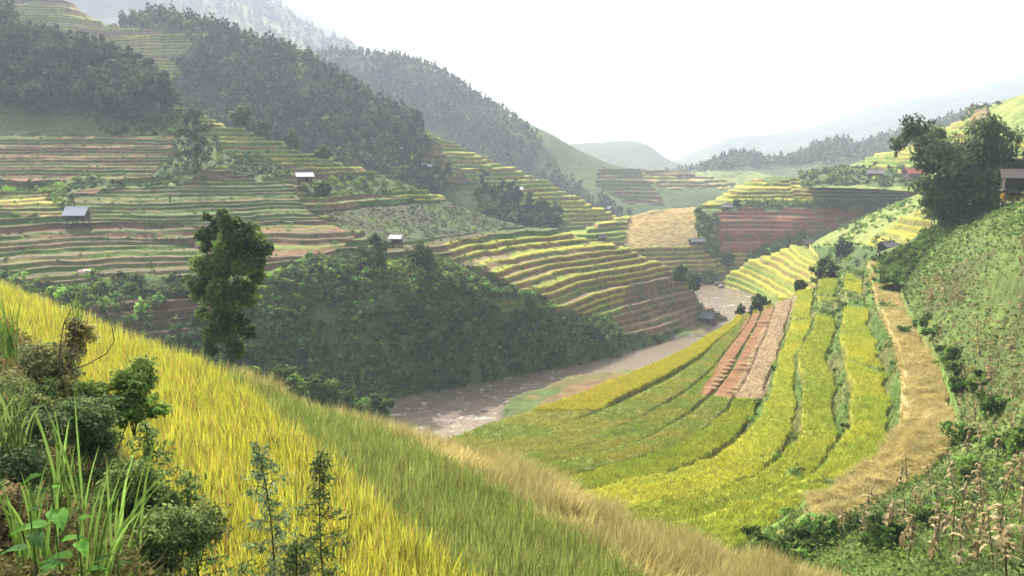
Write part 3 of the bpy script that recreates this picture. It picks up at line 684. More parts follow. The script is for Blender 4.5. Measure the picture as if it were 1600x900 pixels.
def merge_scatter(protos, pts, smin, smax, tint=0.2, squash=0.15, macro=None):
    """many copies of arrays at points -> one big array set"""
    V, Fq, C, o = [], [], [], 0
    which = rng.integers(0, len(protos), len(pts))
    for k, (pv, pf, pc) in enumerate(protos):
        p = pts[which == k]; n = len(p)
        if not n: continue
        a = rng.random(n) * 6.283; s = smin + (smax - smin) * rng.random(n); sz = s * (1 - squash + 2 * squash * rng.random(n))
        ca, sa = np.cos(a), np.sin(a)
        X = (pv[None, :, 0] * ca[:, None] - pv[None, :, 1] * sa[:, None]) * s[:, None] + p[:, None, 0]
        Y = (pv[None, :, 0] * sa[:, None] + pv[None, :, 1] * ca[:, None]) * s[:, None] + p[:, None, 1]
        Z = pv[None, :, 2] * sz[:, None] + p[:, None, 2]
        V.append(np.stack([X, Y, Z], -1).reshape(-1, 3).astype(np.float32))
        Fq.append((pf[None] + (np.arange(n) * len(pv))[:, None, None]).reshape(-1, pf.shape[1]) + o); o += n * len(pv)
        tn = 1 + (rng.random((n, 1, 3)) - 0.5) * np.array([1.0, 0.5, 0.8]) * tint + (rng.random((n, 1, 1)) - 0.5) * tint * 2
        C.append((pc[None] * tn).reshape(-1, 3).astype(np.float32))
    V = np.vstack(V); C = np.vstack(C)
    if macro:
        q = fbm(V[:, 0] / macro, V[:, 1] / macro, 170, 3)[:, None]; C = C * (0.55 + 1.35 * q) * (1 + (q - 0.5) * np.array([[0.9, 0.5, -0.3]]))
    return V, np.vstack(Fq), C
def stuff(name, arrs, mat, label, cat):
    o = link(name, make_mesh(name, *arrs), mat, kind='stuff'); o['label'] = label; o['category'] = cat; return o

# ---- shrub and crown prototypes
def shrub_proto(r, n, ls, base): 
    lo = [((rng.random() - 0.5) * r * 1.2, (rng.random() - 0.5) * r * 1.2, r * (0.25 + 0.45 * rng.random()), r * (0.45 + 0.3 * rng.random())) for _ in range(4)]
    return cloud(lo, n, ls, base, sub=4)
SH_D = [shrub_proto(1.0, 100, 0.26, C_['shrub'] * f) for f in (1.1, 1.5, 1.9)]
SH_G = [shrub_proto(1.0, 100, 0.24, C_['dgreen'] * f) for f in (1.1, 1.5, 1.9)]
def far_tree_proto(n=120, ls=0.95, base=C_['forest'], H=8.0, rad=2.6, trunk=True):
    tr, cr = tree_arrays(H, rad, n, ls, base, nl=6, crown_from=0.3, conic=rng.random() * 0.5)
    tv, tf = tr; return join([(tv, tf, np.tile(np.array([[0.07, 0.055, 0.04]]), (len(tv), 1))), cr]) if trunk else cr
FT = [far_tree_proto(base=C_['forest'] * np.array(t_) * f, H=h_, rad=r_) for f, h_, r_, t_ in ((0.8,8,2.6,(1,1,1)),(1.1,9.5,2.0,(1,1,1)),(1.4,7,3.0,(1.1,1,.9)),(1.9,6,2.4,(1.1,1.05,.8)),(1.0,11,2.2,(.9,1,1.1)),(1.5,5,2.6,(1.2,1,.9)))]
FT_far = [far_tree_proto(70, 1.2, C_['forest'] * f, h_, r_, False) for f, h_, r_ in ((0.8,8,2.6),(1.1,10,2.2),(1.6,6,2.6),(1.2,7,3.0))]
def gaps(g): return (fbm(g[..., 0] / 22, g[..., 1] / 22, 150, 3) > 0.31) | (noise(g[..., 0] / 5, g[..., 1] / 5, 151) > 0.8)

# ---- woods far up the valley: one mass each
def wood(hname, polys, sp, protos, s0, s1, name, label, cat='wood', tint=0.3, minrow=0, mf=None):
    pts = np.vstack([scatter(hname, q, sp, minrow=minrow, maskfn=mf) for q in polys])
    print('WOOD', name, len(pts))
    stuff(name, merge_scatter(protos, pts, s0, s1, tint, macro=11), M_LEAF, label, cat)
wood('wooded_spur', [[(186,-40),(420,40),(640,178),(675,240),(650,300),(280,330),(280,190),(262,150),(285,118),(268,95),(305,75),(290,52),(240,48),(186,44)], [(-180,90),(150,110),(300,180),(300,330),(-180,330)], [(640,262),(760,300),(880,350),(870,372),(760,362),(640,330)]], 2.55, FT, 0.4, 1.0,
     'distant_forest', 'dense dark wood covering the second spur behind the terraces', mf=gaps, tint=0.4)
wood('rear_spur', [[(430,40),(700,90),(800,180),(860,240),(700,190),(600,240),(430,300)], [(690,180),(780,200),(900,290),(990,340),(900,380),(780,320),(690,250)]], 4.0, FT_far, 0.4, 1.0,
     'hazy_forest', 'pale hazy wood on the third spur under the sky', mf=gaps, tint=0.4)
wood('dark_ridge', [[(1040,240),(1700,130),(1700,225),(1400,250),(1290,258),(1040,275)]], 5.5, FT_far, 0.45, 1.1, 'ridge_forest', 'blue hazy wood along the low ridge above the valley mouth')
wood('far_mountain', [[(240,-100),(430,-20),(560,60),(640,110),(600,140),(240,100)]], 13, FT_far, 0.9, 1.5, 'mountain_forest', 'faint hazy wood on the far mountain at the top left')
wood('right_far_slope', [[(1250,262),(1350,262),(1450,262),(1450,292),(1250,292)], [(1500,180),(1560,160),(1560,170),(1500,192)]], 4.2, SH_D, 1.0, 2.2, 'hedge_foliage', 'scrub growing below the far right terraces', 'scrub')
wood('centre_knoll', [[(1085,330),(1122,335),(1118,380),(1140,412),(1095,395)], [(1125,322),(1200,315),(1350,317),(1335,330),(1200,328)], [(1175,392),(1260,365),(1270,420),(1150,440)], [(1040,425),(1140,432),(1140,446),(1040,440)]], 1.7, SH_G + SH_D, 0.8, 1.8,
     'knoll_undergrowth', 'green scrub in the gullies of the middle knoll', 'undergrowth')
wood('bright_slope', [[(1270,385),(1345,380),(1430,385),(1400,430),(1300,440),(1285,420)], [(1300,360),(1420,310),(1440,325),(1320,380)]], 2.4, SH_G, 0.4, 1.0, 'slope_undergrowth', 'low scrub scattered over the sunlit slope at the right', 'undergrowth')
T_ = 'terraced_hillside'
def notbare(g):
    X_, Y_ = pix(g); return ~(inpoly(X_, Y_, [(108,492),(320,436),(335,480),(330,520),(230,545),(180,520)]) | inpoly(X_, Y_, [(742,468),(835,460),(872,490),(780,500)]) | (fbm(g[..., 0] / 7, g[..., 1] / 7, 145, 3) < 0.28))
wood(T_, [[(-150,440),(100,448),(300,440),(420,438),(540,395),(600,403),(690,414),(760,430),(830,457),(880,490),(955,508),(968,528),(964,600),(600,700),(300,760),(-150,780)]], 0.95, [shrub_proto(0.6, 40, 0.24, C_['dgreen'] * f) for f in (1.0, 1.7, 2.5)] + [shrub_proto(0.5, 34, 0.2, C_['olive'] * 0.9), shrub_proto(0.6, 34, 0.22, C_['shrub'])], 0.7, 1.6,
     'hillside_brush', 'low tangled brush on the steep bank above the river', 'brush', tint=0.35, mf=notbare)
def patchy(g): return notbare(g) & (fbm(g[..., 0] / 9, g[..., 1] / 9, 140, 3) > 0.46)
wood(T_, [[(-150,440),(100,448),(300,440),(420,438),(540,395),(600,403),(690,414),(760,430),(830,457),(880,490),(955,508),(968,528),(964,600),(600,700),(300,760),(-150,780)]], 1.1, SH_D + SH_G, 0.35, 1.0,
     'hillside_undergrowth', 'dense green bushes covering the steep bank above the river', 'undergrowth', mf=patchy)
wood(T_, [[(-150,440),(300,440),(420,450),(540,412),(690,428),(830,468),(955,508),(964,600),(600,700),(-150,780)]], 3.6, SH_D + SH_G, 0.9, 2.3,
     'big_bushes', 'larger rounded bushes among the green ones on the steep bank', 'bushes')
wood(T_, [[(500,335),(600,326),(720,318),(840,348),(720,366),(600,376),(540,360)]], 1.3, [shrub_proto(0.5, 22, 0.16, C_['corn'] * f) for f in (1.0, 1.6)], 0.7, 1.2, 'maize_stubble', 'grey green maize patch between the terraces and the small hut', 'maize')
wood(T_, [[(275,165),(330,200),(350,255),(300,285),(262,290),(240,275),(270,240)], [(345,242),(400,237),(460,275),(400,285),(345,268)], [(470,288),(560,274),(650,287),(668,300),(560,306),(480,312)], [(-150,284),(120,286),(260,280),(290,294),(120,300),(105,340),(60,300),(-150,300)], [(130,190),(265,180),(290,212),(180,212)], [(960,530),(1110,512),(1140,505),(1140,540),(960,575)], [(1040,418),(1075,440),(1110,478),(1125,470),(1080,420)]], 1.9, SH_D + SH_G, 0.5, 1.2,
     'gully_undergrowth', 'green scrub in the gullies between the left terraces', 'undergrowth')
# small weeds along terrace edges
wood(T_, [[(-150,205),(270,210),(500,250),(900,372),(1110,480),(1100,520),(960,520),(760,430),(540,375),(300,440),(-150,440)]], 4.2, SH_G, 0.25, 0.6, 'terrace_weeds', 'small weedy bushes dotted along the terrace edges', 'weeds')

# ---- individual trees
PROTO_TREES = []
for k in range(7):
    tr, cr = tree_arrays(9.5, 3.0, 900, 0.50, C_['forest'] * (0.8 + 0.13 * k), nl=8, crown_from=0.25, conic=0.15 * (k % 3))
    PROTO_TREES.append((make_mesh('trunk', *tr, smooth=True), make_mesh('crown', *cr)))
    PROTO_TREES[-1][0].materials.append(M_BARK); PROTO_TREES[-1][1].materials.append(M_LEAF)
def put_tree(meshes, loc, s, label, group=None, name='broadleaf_tree', cat='tree', rz=None, sz=None):
    r = bpy.data.objects.new(name, None); col.objects.link(r); r.location = loc; r.scale = (s, s, sz or s); r.rotation_euler = (0, 0, random.random() * 6.28 if rz is None else rz)
    r.empty_display_size = 0.2
    r['label'] = label; r['category'] = cat
    if group: r['group'] = group
    link('trunk', meshes[0], None, r); link('crown', meshes[1], None, r); return r
pts = scatter(T_, [(-150,70),(0,60),(200,110),(255,150),(285,176),(262,192),(180,190),(-150,180)], 4.3, nmax=280)
pts = pts[np.argsort(-pts[:, 1])]
print('wood trees', len(pts))
for i, p in enumerate(pts):
    put_tree(PROTO_TREES[i % 7], p - np.array([0, 0, 0.3]), 0.75 + 0.5 * random.random(), 'dark leafy tree in the wood at the top left above the terraces', 'trees of the wood above the left terraces', sz=0.8 + 0.45 * random.random())
def own_tree(hname, px, py, hpx, label, name='broadleaf_tree', base=C_['forest'], wpx=None, n=1400, ls=None, pos=None, cat='tree', **kw):
    p = surf_at(hname, px, py) if pos is None else pos
    H = hpx / F * p[1]; wd = (wpx or hpx * 0.7) / F * p[1] / 2
    tr, cr = tree_arrays(H, wd, n, ls or max(0.12, 1.6 / F * p[1] * 1.7), base, **kw)
    mt = make_mesh('trunk', *tr, smooth=True); mc = make_mesh('crown', *cr); mt.materials.append(M_BARK); mc.materials.append(M_LEAF)
    return put_tree((mt, mc), p, 1.0, label, name=name, cat=cat, rz=0)
own_tree(T_, 20, 95, 95, 'tallest tree of the wood, rising at the top left corner', wpx=70)
own_tree(T_, 100, 120, 70, 'round topped tree standing above the wood, between the corner tree and the leaning one', wpx=45)
own_tree(T_, 140, 125, 70, 'thin leaning tree poking out above the wood', wpx=30)
own_tree(T_, 310, 262, 92, 'tall dark tree standing alone in the gully between left terraces', wpx=58, base=C_['forest'] * 0.9, crown_from=0.1)
own_tree(T_, 300, 200, 30, 'small tree on the crest just above the lone gully tree', wpx=24)
own_tree(T_, 378, 207, 34, 'round bushy tree on the crest, first of the pair', wpx=34, base=C_['dgreen'], crown_from=0.1)
own_tree(T_, 410, 216, 26, 'lower round bushy tree on the crest, second of the pair', wpx=30, base=C_['dgreen'], crown_from=0.1)
own_tree(T_, 458, 234, 30, 'pointed bushy tree on the crest right of the pair', wpx=30, base=C_['dgreen'], crown_from=0.1, conic=0.6)
own_tree(T_, 505, 250, 20, 'small round bush on the crest at the end of the tree row', 'shrub', wpx=26, base=C_['dgreen'], crown_from=0.0, cat='bush')
own_tree(T_, 590, 425, 64, 'big dark bushy tree beside the small white roofed hut', wpx=66, base=C_['shrub'], crown_from=0.05, n=2600)
own_tree(T_, 658, 425, 40, 'rounded dark bush right of the small white roofed hut', 'shrub', wpx=52, base=C_['shrub'], crown_from=0.0, n=1600, cat='bush')
own_tree(T_, 505, 306, 20, 'bush right beside the reddish stilt hut', 'shrub', wpx=30, base=C_['shrub'], crown_from=0.0, cat='bush')
own_tree(T_, 1062, 445, 26, 'dark bush on the tail of the terraced spur above the river', 'shrub', wpx=30, base=C_['dgreen'], crown_from=0, cat='bush')
own_tree(T_, 1085, 458, 28, 'dark bush over the left bank of the upper river', 'shrub', wpx=26, base=C_['shrub'], crown_from=0, cat='bush')
own_tree('wooded_spur', 650, 205, 30, 'small tree where the second spur meets its yellow terraces', wpx=26)
own_tree('wooded_spur', 845, 340, 26, 'round tree under the yellow terraces of the second spur', wpx=26, base=C_['dgreen'])
own_tree('wooded_spur', 868, 348, 24, 'darker tree next to the round one under the yellow terraces', wpx=24)
own_tree('rear_spur', 945, 325, 20, 'pale tree beside the path at the foot of the third spur', wpx=20, base=C_['grass'])
own_tree('centre_knoll', 1138, 425, 30, 'feathery tree on the bank right of the knoll terraces', wpx=22, base=C_['grass'])
own_tree('centre_knoll', 1150, 327, 16, 'spiky plant on top of the knoll above the red terraces', 'spiky_plant', wpx=14, base=C_['grass'], cat='plant', n=300)
own_tree('bright_slope', 1315, 402, 32, 'dark round tree on the sunlit slope above the yellow rice', wpx=34, base=C_['shrub'], crown_from=0.05)
own_tree('bowl', 1290, 452, 46, 'dark tree clump at the upper rim of the rice bowl', wpx=50, base=C_['shrub'] * 0.9, crown_from=0.0, pos=P(1288, 444, 158))
own_tree('bowl', 1250, 452, 22, 'small bush at the rim just left of the dark clump', 'shrub', wpx=22, base=C_['dgreen'], crown_from=0.0, pos=P(1250, 458, 156), cat='bush')
own_tree('bowl', 1185, 492, 38, 'leafy tree beside the upper river pool', wpx=42, base=C_['shrub'], crown_from=0.05, pos=P(1186, 496, 165))
own_tree('bowl', 1156, 494, 26, 'thin little tree by the upper river pool, left of the leafy one', wpx=16, base=C_['shrub'], crown_from=0.3, pos=P(1156, 500, 168), n=500)
own_tree(T_, 1120, 540, 16, 'round bush at the water edge below the river hut', 'shrub', wpx=26, base=C_['shrub'], crown_from=0, pos=P(1118, 540, 178), cat='bush', n=600)
for k, (px, py, hp, wp) in enumerate([(400,618,48,70),(445,630,62,90),(495,645,66,80),(545,662,56,70),(590,655,40,60),(350,598,34,60)]):
    own_tree(T_, px, py, hp, ['bright green bush just right of the tall tree foot','largest pale bush beyond the rice field edge','second pale bush beyond the rice edge, right of the largest','low bright bush above the rapids','dark bush at the river bank by the rapids','small bush left of the tall tree foot'][k],
             'shrub', wpx=wp, base=C_['dgreen'] * (1.3 if k < 4 else 0.9), crown_from=0.0, n=2200, ls=0.4, pos=P(px, py, 88 + 6 * k), cat='bush')
# the tall tree in front of the terraces
px2m = 55 / F
TB0 = P(368, 640, 55)
def L3(px, py, r, dy=0, Y=55, base=None):
    p = P(px, py, Y + dy) - base; return (p[0], p[1], p[2], 1.32 * r / F * Y)
lob = [L3(x, y, r, random.uniform(-2.0, 2.0), 55, TB0) for x, y, r in [(345,342,16),(362,358,20),(338,375,20),(380,372,22),(400,392,20),(362,398,24),(340,420,24),(392,420,20),(322,438,20),(350,452,24),(378,450,16),(330,478,22),(352,495,22),(315,462,12),(340,515,18),(375,498,12),(358,530,16),(335,540,14),(372,545,12),(345,505,20),(370,475,20),(398,365,12),(388,520,10)]]
tr, cr = tree_arrays((640 - 325) / F * 55, 3, 16000, 0.20, C_['shrub'] * np.array((2.1, 1.8, 1.5)), trunk_r=0.24, lobes=lob, aspect=2.0)
tm, cm = make_mesh('trunk', *tr, smooth=True), make_mesh('crown', *cr); tm.materials.append(M_BARK); cm.materials.append(M_LEAF)
put_tree((tm, cm), TB0, 1, 'tall slender tree with ragged crown standing before the left terraces', name='slender_tree', rz=0)
# the great bamboo clump at the right
BB = P(1495, 350, 127)
lob = [L3(x, y, r, random.uniform(-3, 3), 127, BB) for x, y, r in [(1500,312,38),(1530,262,42),(1470,290,34),(1552,232,26),(1562,206,22),(1482,246,28),(1452,216,24),(1428,202,17),(1408,214,12),(1401,232,8),(1592,275,20),(1578,262,16),(1512,232,34),(1470,330,22),(1535,325,24),(1545,290,30),(1446,250,18),(1450,312,10),(1496,280,40),(1516,345,14),(1530,215,22),(1480,348,14),(1610,262,16),(1443,290,6)]]
tr, cr = tree_arrays(15.5, 5, 20000, 0.36, C_['forest'] * 1.8, trunk_r=0.30, lobes=lob, aspect=2.6, droop=1.2)
tm, cm = make_mesh('trunk', *tr, smooth=True), make_mesh('crown', *cr); tm.materials.append(M_BARK); cm.materials.append(M_LEAF)
put_tree((tm, cm), BB, 1, 'huge dark bamboo-like tree with drooping side branch beside the barn', name='drooping_tree', rz=0)
# banana-like palms at the edge of the wood
def frond_plant(H, n, L_, base):
    parts = []
    for k in range(n):
        a = rng.random() * 6.28; el = 0.3 + rng.random() * 1.0; t = np.linspace(0, 1, 6); r = L_ * t * math.cos(el); z = H * 0.5 + L_ * (t * math.sin(el) - 0.55 * t * t)
        c = np.stack([np.cos(a) * r, np.sin(a) * r, z], 1); wd = (0.25 * np.sin(np.clip(t * 0.9 + 0.1, 0, 1) * math.pi) + 0.02)[:, None]; side = np.array([-math.sin(a), math.cos(a), 0.0])
        V = np.stack([c - side * wd, c + side * wd], 1).reshape(-1, 3); i = np.arange(5) * 2; Fq = np.stack([i, i + 1, i + 3, i + 2], 1)
        parts.append((V, Fq, np.tile(base * (0.7 + 0.6 * rng.random()), (len(V), 1))))
    return join(parts)
for k, (px, py, lb) in enumerate([(212,188,'pale arching palm at the lower edge of the wood'),(190,205,'small pale palm below the arching one at the wood edge'),(232,196,'pale palm under the end of the wood beside the crest')]):
    p = surf_at(T_, px, py); r = bpy.data.objects.new('palm', None); col.objects.link(r); r.location = p; r['label'] = lb; r['category'] = 'palm'
    tv, tf = limb((0, 0, -0.3), (0.1, 0, 2.2), 0.16, 0.12); mt = make_mesh('trunk', tv, tf, smooth=True); link('trunk', mt, M_BARK, r)
    link('fronds', make_mesh('fronds', *frond_plant(4.2, 34, 3.4 - 0.7 * (k == 1), C_['meadow'] * 0.8)), M_LEAF, r)
# ------------------------------------------------------------------ huts
def box(cx, cy, cz, sx, sy, sz):
    v = np.array([(x, y, z) for z in (-.5, .5) for y in (-.5, .5) for x in (-.5, .5)]) * np.array([sx, sy, sz]) + np.array([cx, cy, cz])
    return v, np.array([[0,2,3,1],[4,5,7,6],[0,1,5,4],[2,6,7,3],[0,4,6,2],[1,3,7,5]])
def J(parts):
    V, Fq, o = [], [], 0
    for v, f in parts: V.append(v); Fq.append(f + o); o += len(v)
    return np.vstack(V), np.vstack(Fq)
def part(name, arr, mat, parent, label=None):
    me = make_mesh(name, *arr); me.materials.append(mat); o = bpy.data.objects.new(name, me); col.objects.link(o); o.parent = parent
    if label: o['label'] = label
    return o
def hut(loc, w_, d_, wall_h, stilt, rise, roof_mat, wall_mat, label, rz=0.0, name='hut', cat='hut', over=0.5, porch=False, sag=0.0, open_front=False):
    r = bpy.data.objects.new(name, None); col.objects.link(r); r.location = loc; r.rotation_euler = (0, 0, R(rz)); r['label'] = label; r['category'] = cat
    t = 0.08; z0 = stilt; z1 = stilt + wall_h
    walls = [box(0, d_/2, (z0+z1)/2, w_, t, wall_h), box(-w_/2+t/2, 0, (z0+z1)/2, t, d_-t*1.2, wall_h), box(w_/2-t/2, 0, (z0+z1)/2, t, d_-t*1.2, wall_h)]
    dw = w_ * 0.22; dx = w_ * 0.12
    walls += [box((-w_/2 + dx - dw/2)/2, -d_/2, (z0+z1)/2, dx - dw/2 + w_/2, t, wall_h), box((w_/2 + dx + dw/2)/2, -d_/2, (z0+z1)/2, w_/2 - dx - dw/2, t, wall_h), box(dx, -d_/2, z1 - wall_h*0.08, dw, t*0.9, wall_h*0.16)]
    n = 9
    for i in range(n):       # upright battens on the front wall
        bx = -w_/2 + w_*(i+0.5)/n
        if abs(bx - dx) > dw*0.6: walls.append(box(bx, -d_/2 - t*0.7, (z0+z1)/2, 0.07, 0.05, wall_h*0.96))
    # gable triangles (thin prisms)
    for sx in (-1, 1):
        x = sx * (w_/2 - 0.05); y = d_/2
        v = np.array([(x-0.03,-y,z1+.002),(x-0.03,y,z1+.002),(x-0.03,0,z1+rise*0.9),(x-0.03,0,z1+rise*0.9),(x+0.03,-y,z1+.002),(x+0.03,y,z1+.002),(x+0.03,0,z1+rise*0.9),(x+0.03,0,z1+rise*0.9)])
        walls.append((v, np.array([[0,1,2,3],[4,7,6,5],[0,2,6,4],[1,5,6,2],[0,4,5,1]])))
    part('wall', J(walls), wall_mat, r)
    part('door', box(dx, -d_/2 + 0.05, z0 + wall_h*0.42, dw*0.92, 0.04, wall_h*0.82), M_DARK, r)
    part('floor_platform', J([box(0, -0.15*porch*4, z0-0.08, w_+0.5, d_+0.5+1.0*porch, 0.14)] + [box(x, 0, z0-0.22, 0.12, d_+0.4, 0.12) for x in (-w_*0.42, 0, w_*0.42)]), M_WOOD, r)
    if stilt > 0.3:
        for sx in (-1, 1):
            for sy in (-1, 1): part('post', box(sx*w_*0.45, sy*d_*0.45, (z0-0.15)/2 - 0.8, 0.16, 0.16, z0 - 0.15 + 1.6), M_WOOD, r)
    # roof: two thick sloping sheets plus ridge cap
    hw = w_/2 + over; hd = d_/2 + over; k = rise / (d_/2); ze = z1 - k*over + 0.05; zr = z1 + rise + 0.05; th = 0.07
    def sheet(sy):
        xs_ = np.linspace(-hw, hw, 9); top = [[(x, sy*hd, ze + sag*math.sin(x*2.1)*0.3), (x, sy*0.005, zr - sag*abs(math.sin(x*1.3)))] for x in xs_]
        V = np.array([p for c in top for p in c] + [(p[0], p[1], p[2]-th) for c in top for p in c]); m_ = len(xs_)*2; Fq = []
        for i in range(len(xs_)-1):
            a = 2*i; Fq += [[a,a+1,a+3,a+2],[m_+a,m_+a+2,m_+a+3,m_+a+1],[a,a+2,m_+a+2,m_+a]]
        Fq += [[0,m_,m_+1,1],[m_-2,m_-1,2*m_-1,2*m_-2]]
        return V, np.array(Fq)
    ro = part('roof', J([sheet(-1), sheet(1)]), roof_mat, r)
    part('ridge_cap', box(0, 0, zr+0.02, hw*2, 0.22, 0.08), roof_mat, ro)
    return r
def at(hn, px, py, dz=0.45): return surf_at(hn, px, py) + np.array([0, 0, dz])
hut(at(T_,123,358,0.9), 3.7, 2.8, 1.2, 1.3, 1.25, M_ROOFW, M_WOOD, 'pale roofed stilt hut among the far left terraces', rz=2)
hut(at(T_,476,300), 3.6, 2.8, 1.5, 0.9, 0.8, M_ROOFW, M_RUST, 'reddish stilt hut with a pale roof on the middle of the terraced hillside', rz=24, porch=True)
hut(at(T_,620,384), 2.1, 1.7, 1.1, 0.7, 0.5, M_ROOFW, M_WOOD, 'tiny white roofed hut behind the big dark bush', rz=-12)
hut(at(T_,940,379), 1.7, 1.5, 1.0, 0.3, 0.6, M_ROOFG, M_RUST, 'tiny brown hut on the crest of the terraced spur', rz=20)
hut(P(1106,506,219), 3.3, 2.8, 1.7, 0.5, 1.2, M_ROOFG, M_WOOD, 'grey roofed hut at the foot of the terraces beside the river', rz=-38, sag=0.1)
hut(at('wooded_spur',667,274), 3.4, 2.6, 1.6, 0.4, 1.0, M_ROOFW, M_DARK, 'faint white roofed hut beside the brown terraces of the second spur', rz=10)
hut(at('wooded_spur',808,306), 4.2, 2.6, 1.6, 0.3, 0.9, M_ROOFW, M_RUST, 'pale roofed hut in the yellow terraces of the second spur', rz=5)
hut(at('centre_knoll',1088,391), 5.0, 2.6, 1.5, 0.2, 0.8, M_ROOFG, M_DARK, 'low dark hut at the corner below the yellow maize field', rz=15)
hut(at('centre_knoll',1135,330), 3.6, 2.4, 1.3, 0.2, 0.8, M_ROOFG, M_RUST, 'small hut on top of the knoll above the red terraces', rz=-10)
hut(at('bright_slope',1262,385), 2.7, 2.0, 1.2, 0.4, 0.8, M_ROOFG, M_RUST, 'small hut at the left end of the sunlit slope', rz=10)
hut(P(1385,396,166), 2.8, 2.2, 1.3, 0.5, 0.7, M_ROOFG, M_DARK, 'dark weathered hut in the scrub above the rice bowl', rz=25)
hut(at('right_far_slope',1430,280), 7.5, 4.5, 1.9, 0.2, 1.7, M_ROOFR, M_WOOD, 'house with a bright red roof left of the drooping tree', rz=4, name='house', cat='house')
hut(at('right_far_slope',1367,278), 6.0, 4, 1.6, 0.2, 1.4, M_ROOFG, M_WOOD, 'grey roofed house left of the red roofed one', rz=-20, name='house', cat='house')
hut(at('right_far_slope',1532,172), 6.5, 4, 1.6, 0.2, 1.1, M_ROOFW, M_RUST, 'remote pale roofed house high on the right-hand slope', rz=0, name='house', cat='house')
hut(at('rear_spur',952,330), 4.0, 3, 1.6, 0.2, 1.0, M_ROOFW, M_DARK, 'faint white roofed hut at the foot of the third spur', rz=0)
# the barn at the right edge
bl = P(1598, 311, 113)
b_ = hut(bl - np.array([0, 0, 0.2]), 5.0, 4.0, 1.9, 1.5, 1.0, M_DARKROOF, M_DARK, 'big dark stilt barn at the right edge beside the drooping tree', rz=-25, name='barn', cat='barn', over=0.6)
lumps = cloud([(x, y, 0.45, 0.7) for x in (-2, -0.8, 0.6, 1.9) for y in (-1, 0.8)], 900, 0.3, (0.55, 0.36, 0.05))
o = link('straw_heap', make_mesh('straw_heap', *lumps), M_DRY, label='golden heap stored beneath the big dark barn', category='straw heap'); o.location = bl; o.rotation_euler = (0, 0, R(-25))
# white box and the orange-white tent sheet
def crate(loc, s, mat, name, label, cat, lidmat):
    r = bpy.data.objects.new(name, None); col.objects.link(r); r.location = loc; r['label'] = label; r['category'] = cat
    part('body', J([box(0, 0, s*0.4, s*1.6, s, s*0.8)] + [box(x, -s*0.52, s*0.4, 0.08, 0.06, s*0.8) for x in (-s*0.7, 0, s*0.7)]), mat, r)
    part('cover', J([box(0, 0, s*0.86, s*1.9, s*1.3, 0.08), box(0.1, 0, s*0.93, s*1.2, s*0.9, 0.06)]), lidmat, r)
crate(P(1507, 349, 126), 0.9, M_ROOFW, 'water_tank', 'little white walled tank under the drooping tree', 'tank', M_WOOD)
M_TARP = mat_plain('orange_white_tarp', (0.65, 0.42, 0.36), 0.6, 0.5, 0.9, 0.3)
a = np.linspace(0, math.pi, 9); xs_ = np.linspace(-1.3, 1.3, 9)
TV = np.array([[(x, math.cos(q) * 0.95 * (1 - 0.15 * abs(x)), math.sin(q) * 0.8 * (1 - 0.12 * x * x) + 0.08 * math.sin(5 * q + 3 * x)) for q in a] for x in xs_])
o = link('tarpaulin', make_mesh('tarpaulin', TV.reshape(-1, 3), grid_faces(9, 9), smooth=True), M_TARP, label='orange and white tarpaulin over a heap at the lower left terraces', category='tarpaulin'); o.location = at(T_, 135, 433, -0.1)
# boulders on the banks
def rock(loc, s, label, group=None):
    u = np.linspace(0, math.pi, 9)[:, None]; v = np.linspace(0, 2 * math.pi, 13)[None]
    X = np.sin(u) * np.cos(v); Y = np.sin(u) * np.sin(v); Z = np.cos(u) * np.ones_like(v); sd_ = random.random() * 50
    k = 0.75 + 0.55 * fbm(X * 1.3 + sd_, Y * 1.3 + Z * 2 + 9, 5, 3); k[:, -1] = k[:, 0]
    V = np.stack([X * k * 1.3, Y * k, Z * k * 0.75], -1) * s
    o = link('boulder', make_mesh('boulder', V.reshape(-1, 3), grid_faces(9, 13), smooth=False), M_ROCK, label=label, category='boulder'); o.location = loc
    if group: o['group'] = group
rock(PZ(797, 632, -44.4), 1.0, 'dark boulder at the edge of the flat field by the rapids')
rock(PZ(756, 588 + 55, -45.0), 0.5, 'stone lying in the rapids beside the gravel bar')
for i in range(16):
    rock(PZ(812 + i * 4.5 + random.random() * 3, 571 - i * 0.6 + random.random() * 2, -44.6), 0.45 + 0.5 * random.random(), 'pale rock at the foot of the bushy bank by the river', 'pale rocks at the foot of the bushy bank')
for i in range(10):
    rock(PZ(1118 + i * 4 + random.random() * 3, 440 + random.random() * 8, -44.5), 0.7 + 0.7 * random.random(), 'pale rock at the head of the upper river pool', 'rocks at the head of the upper pool')
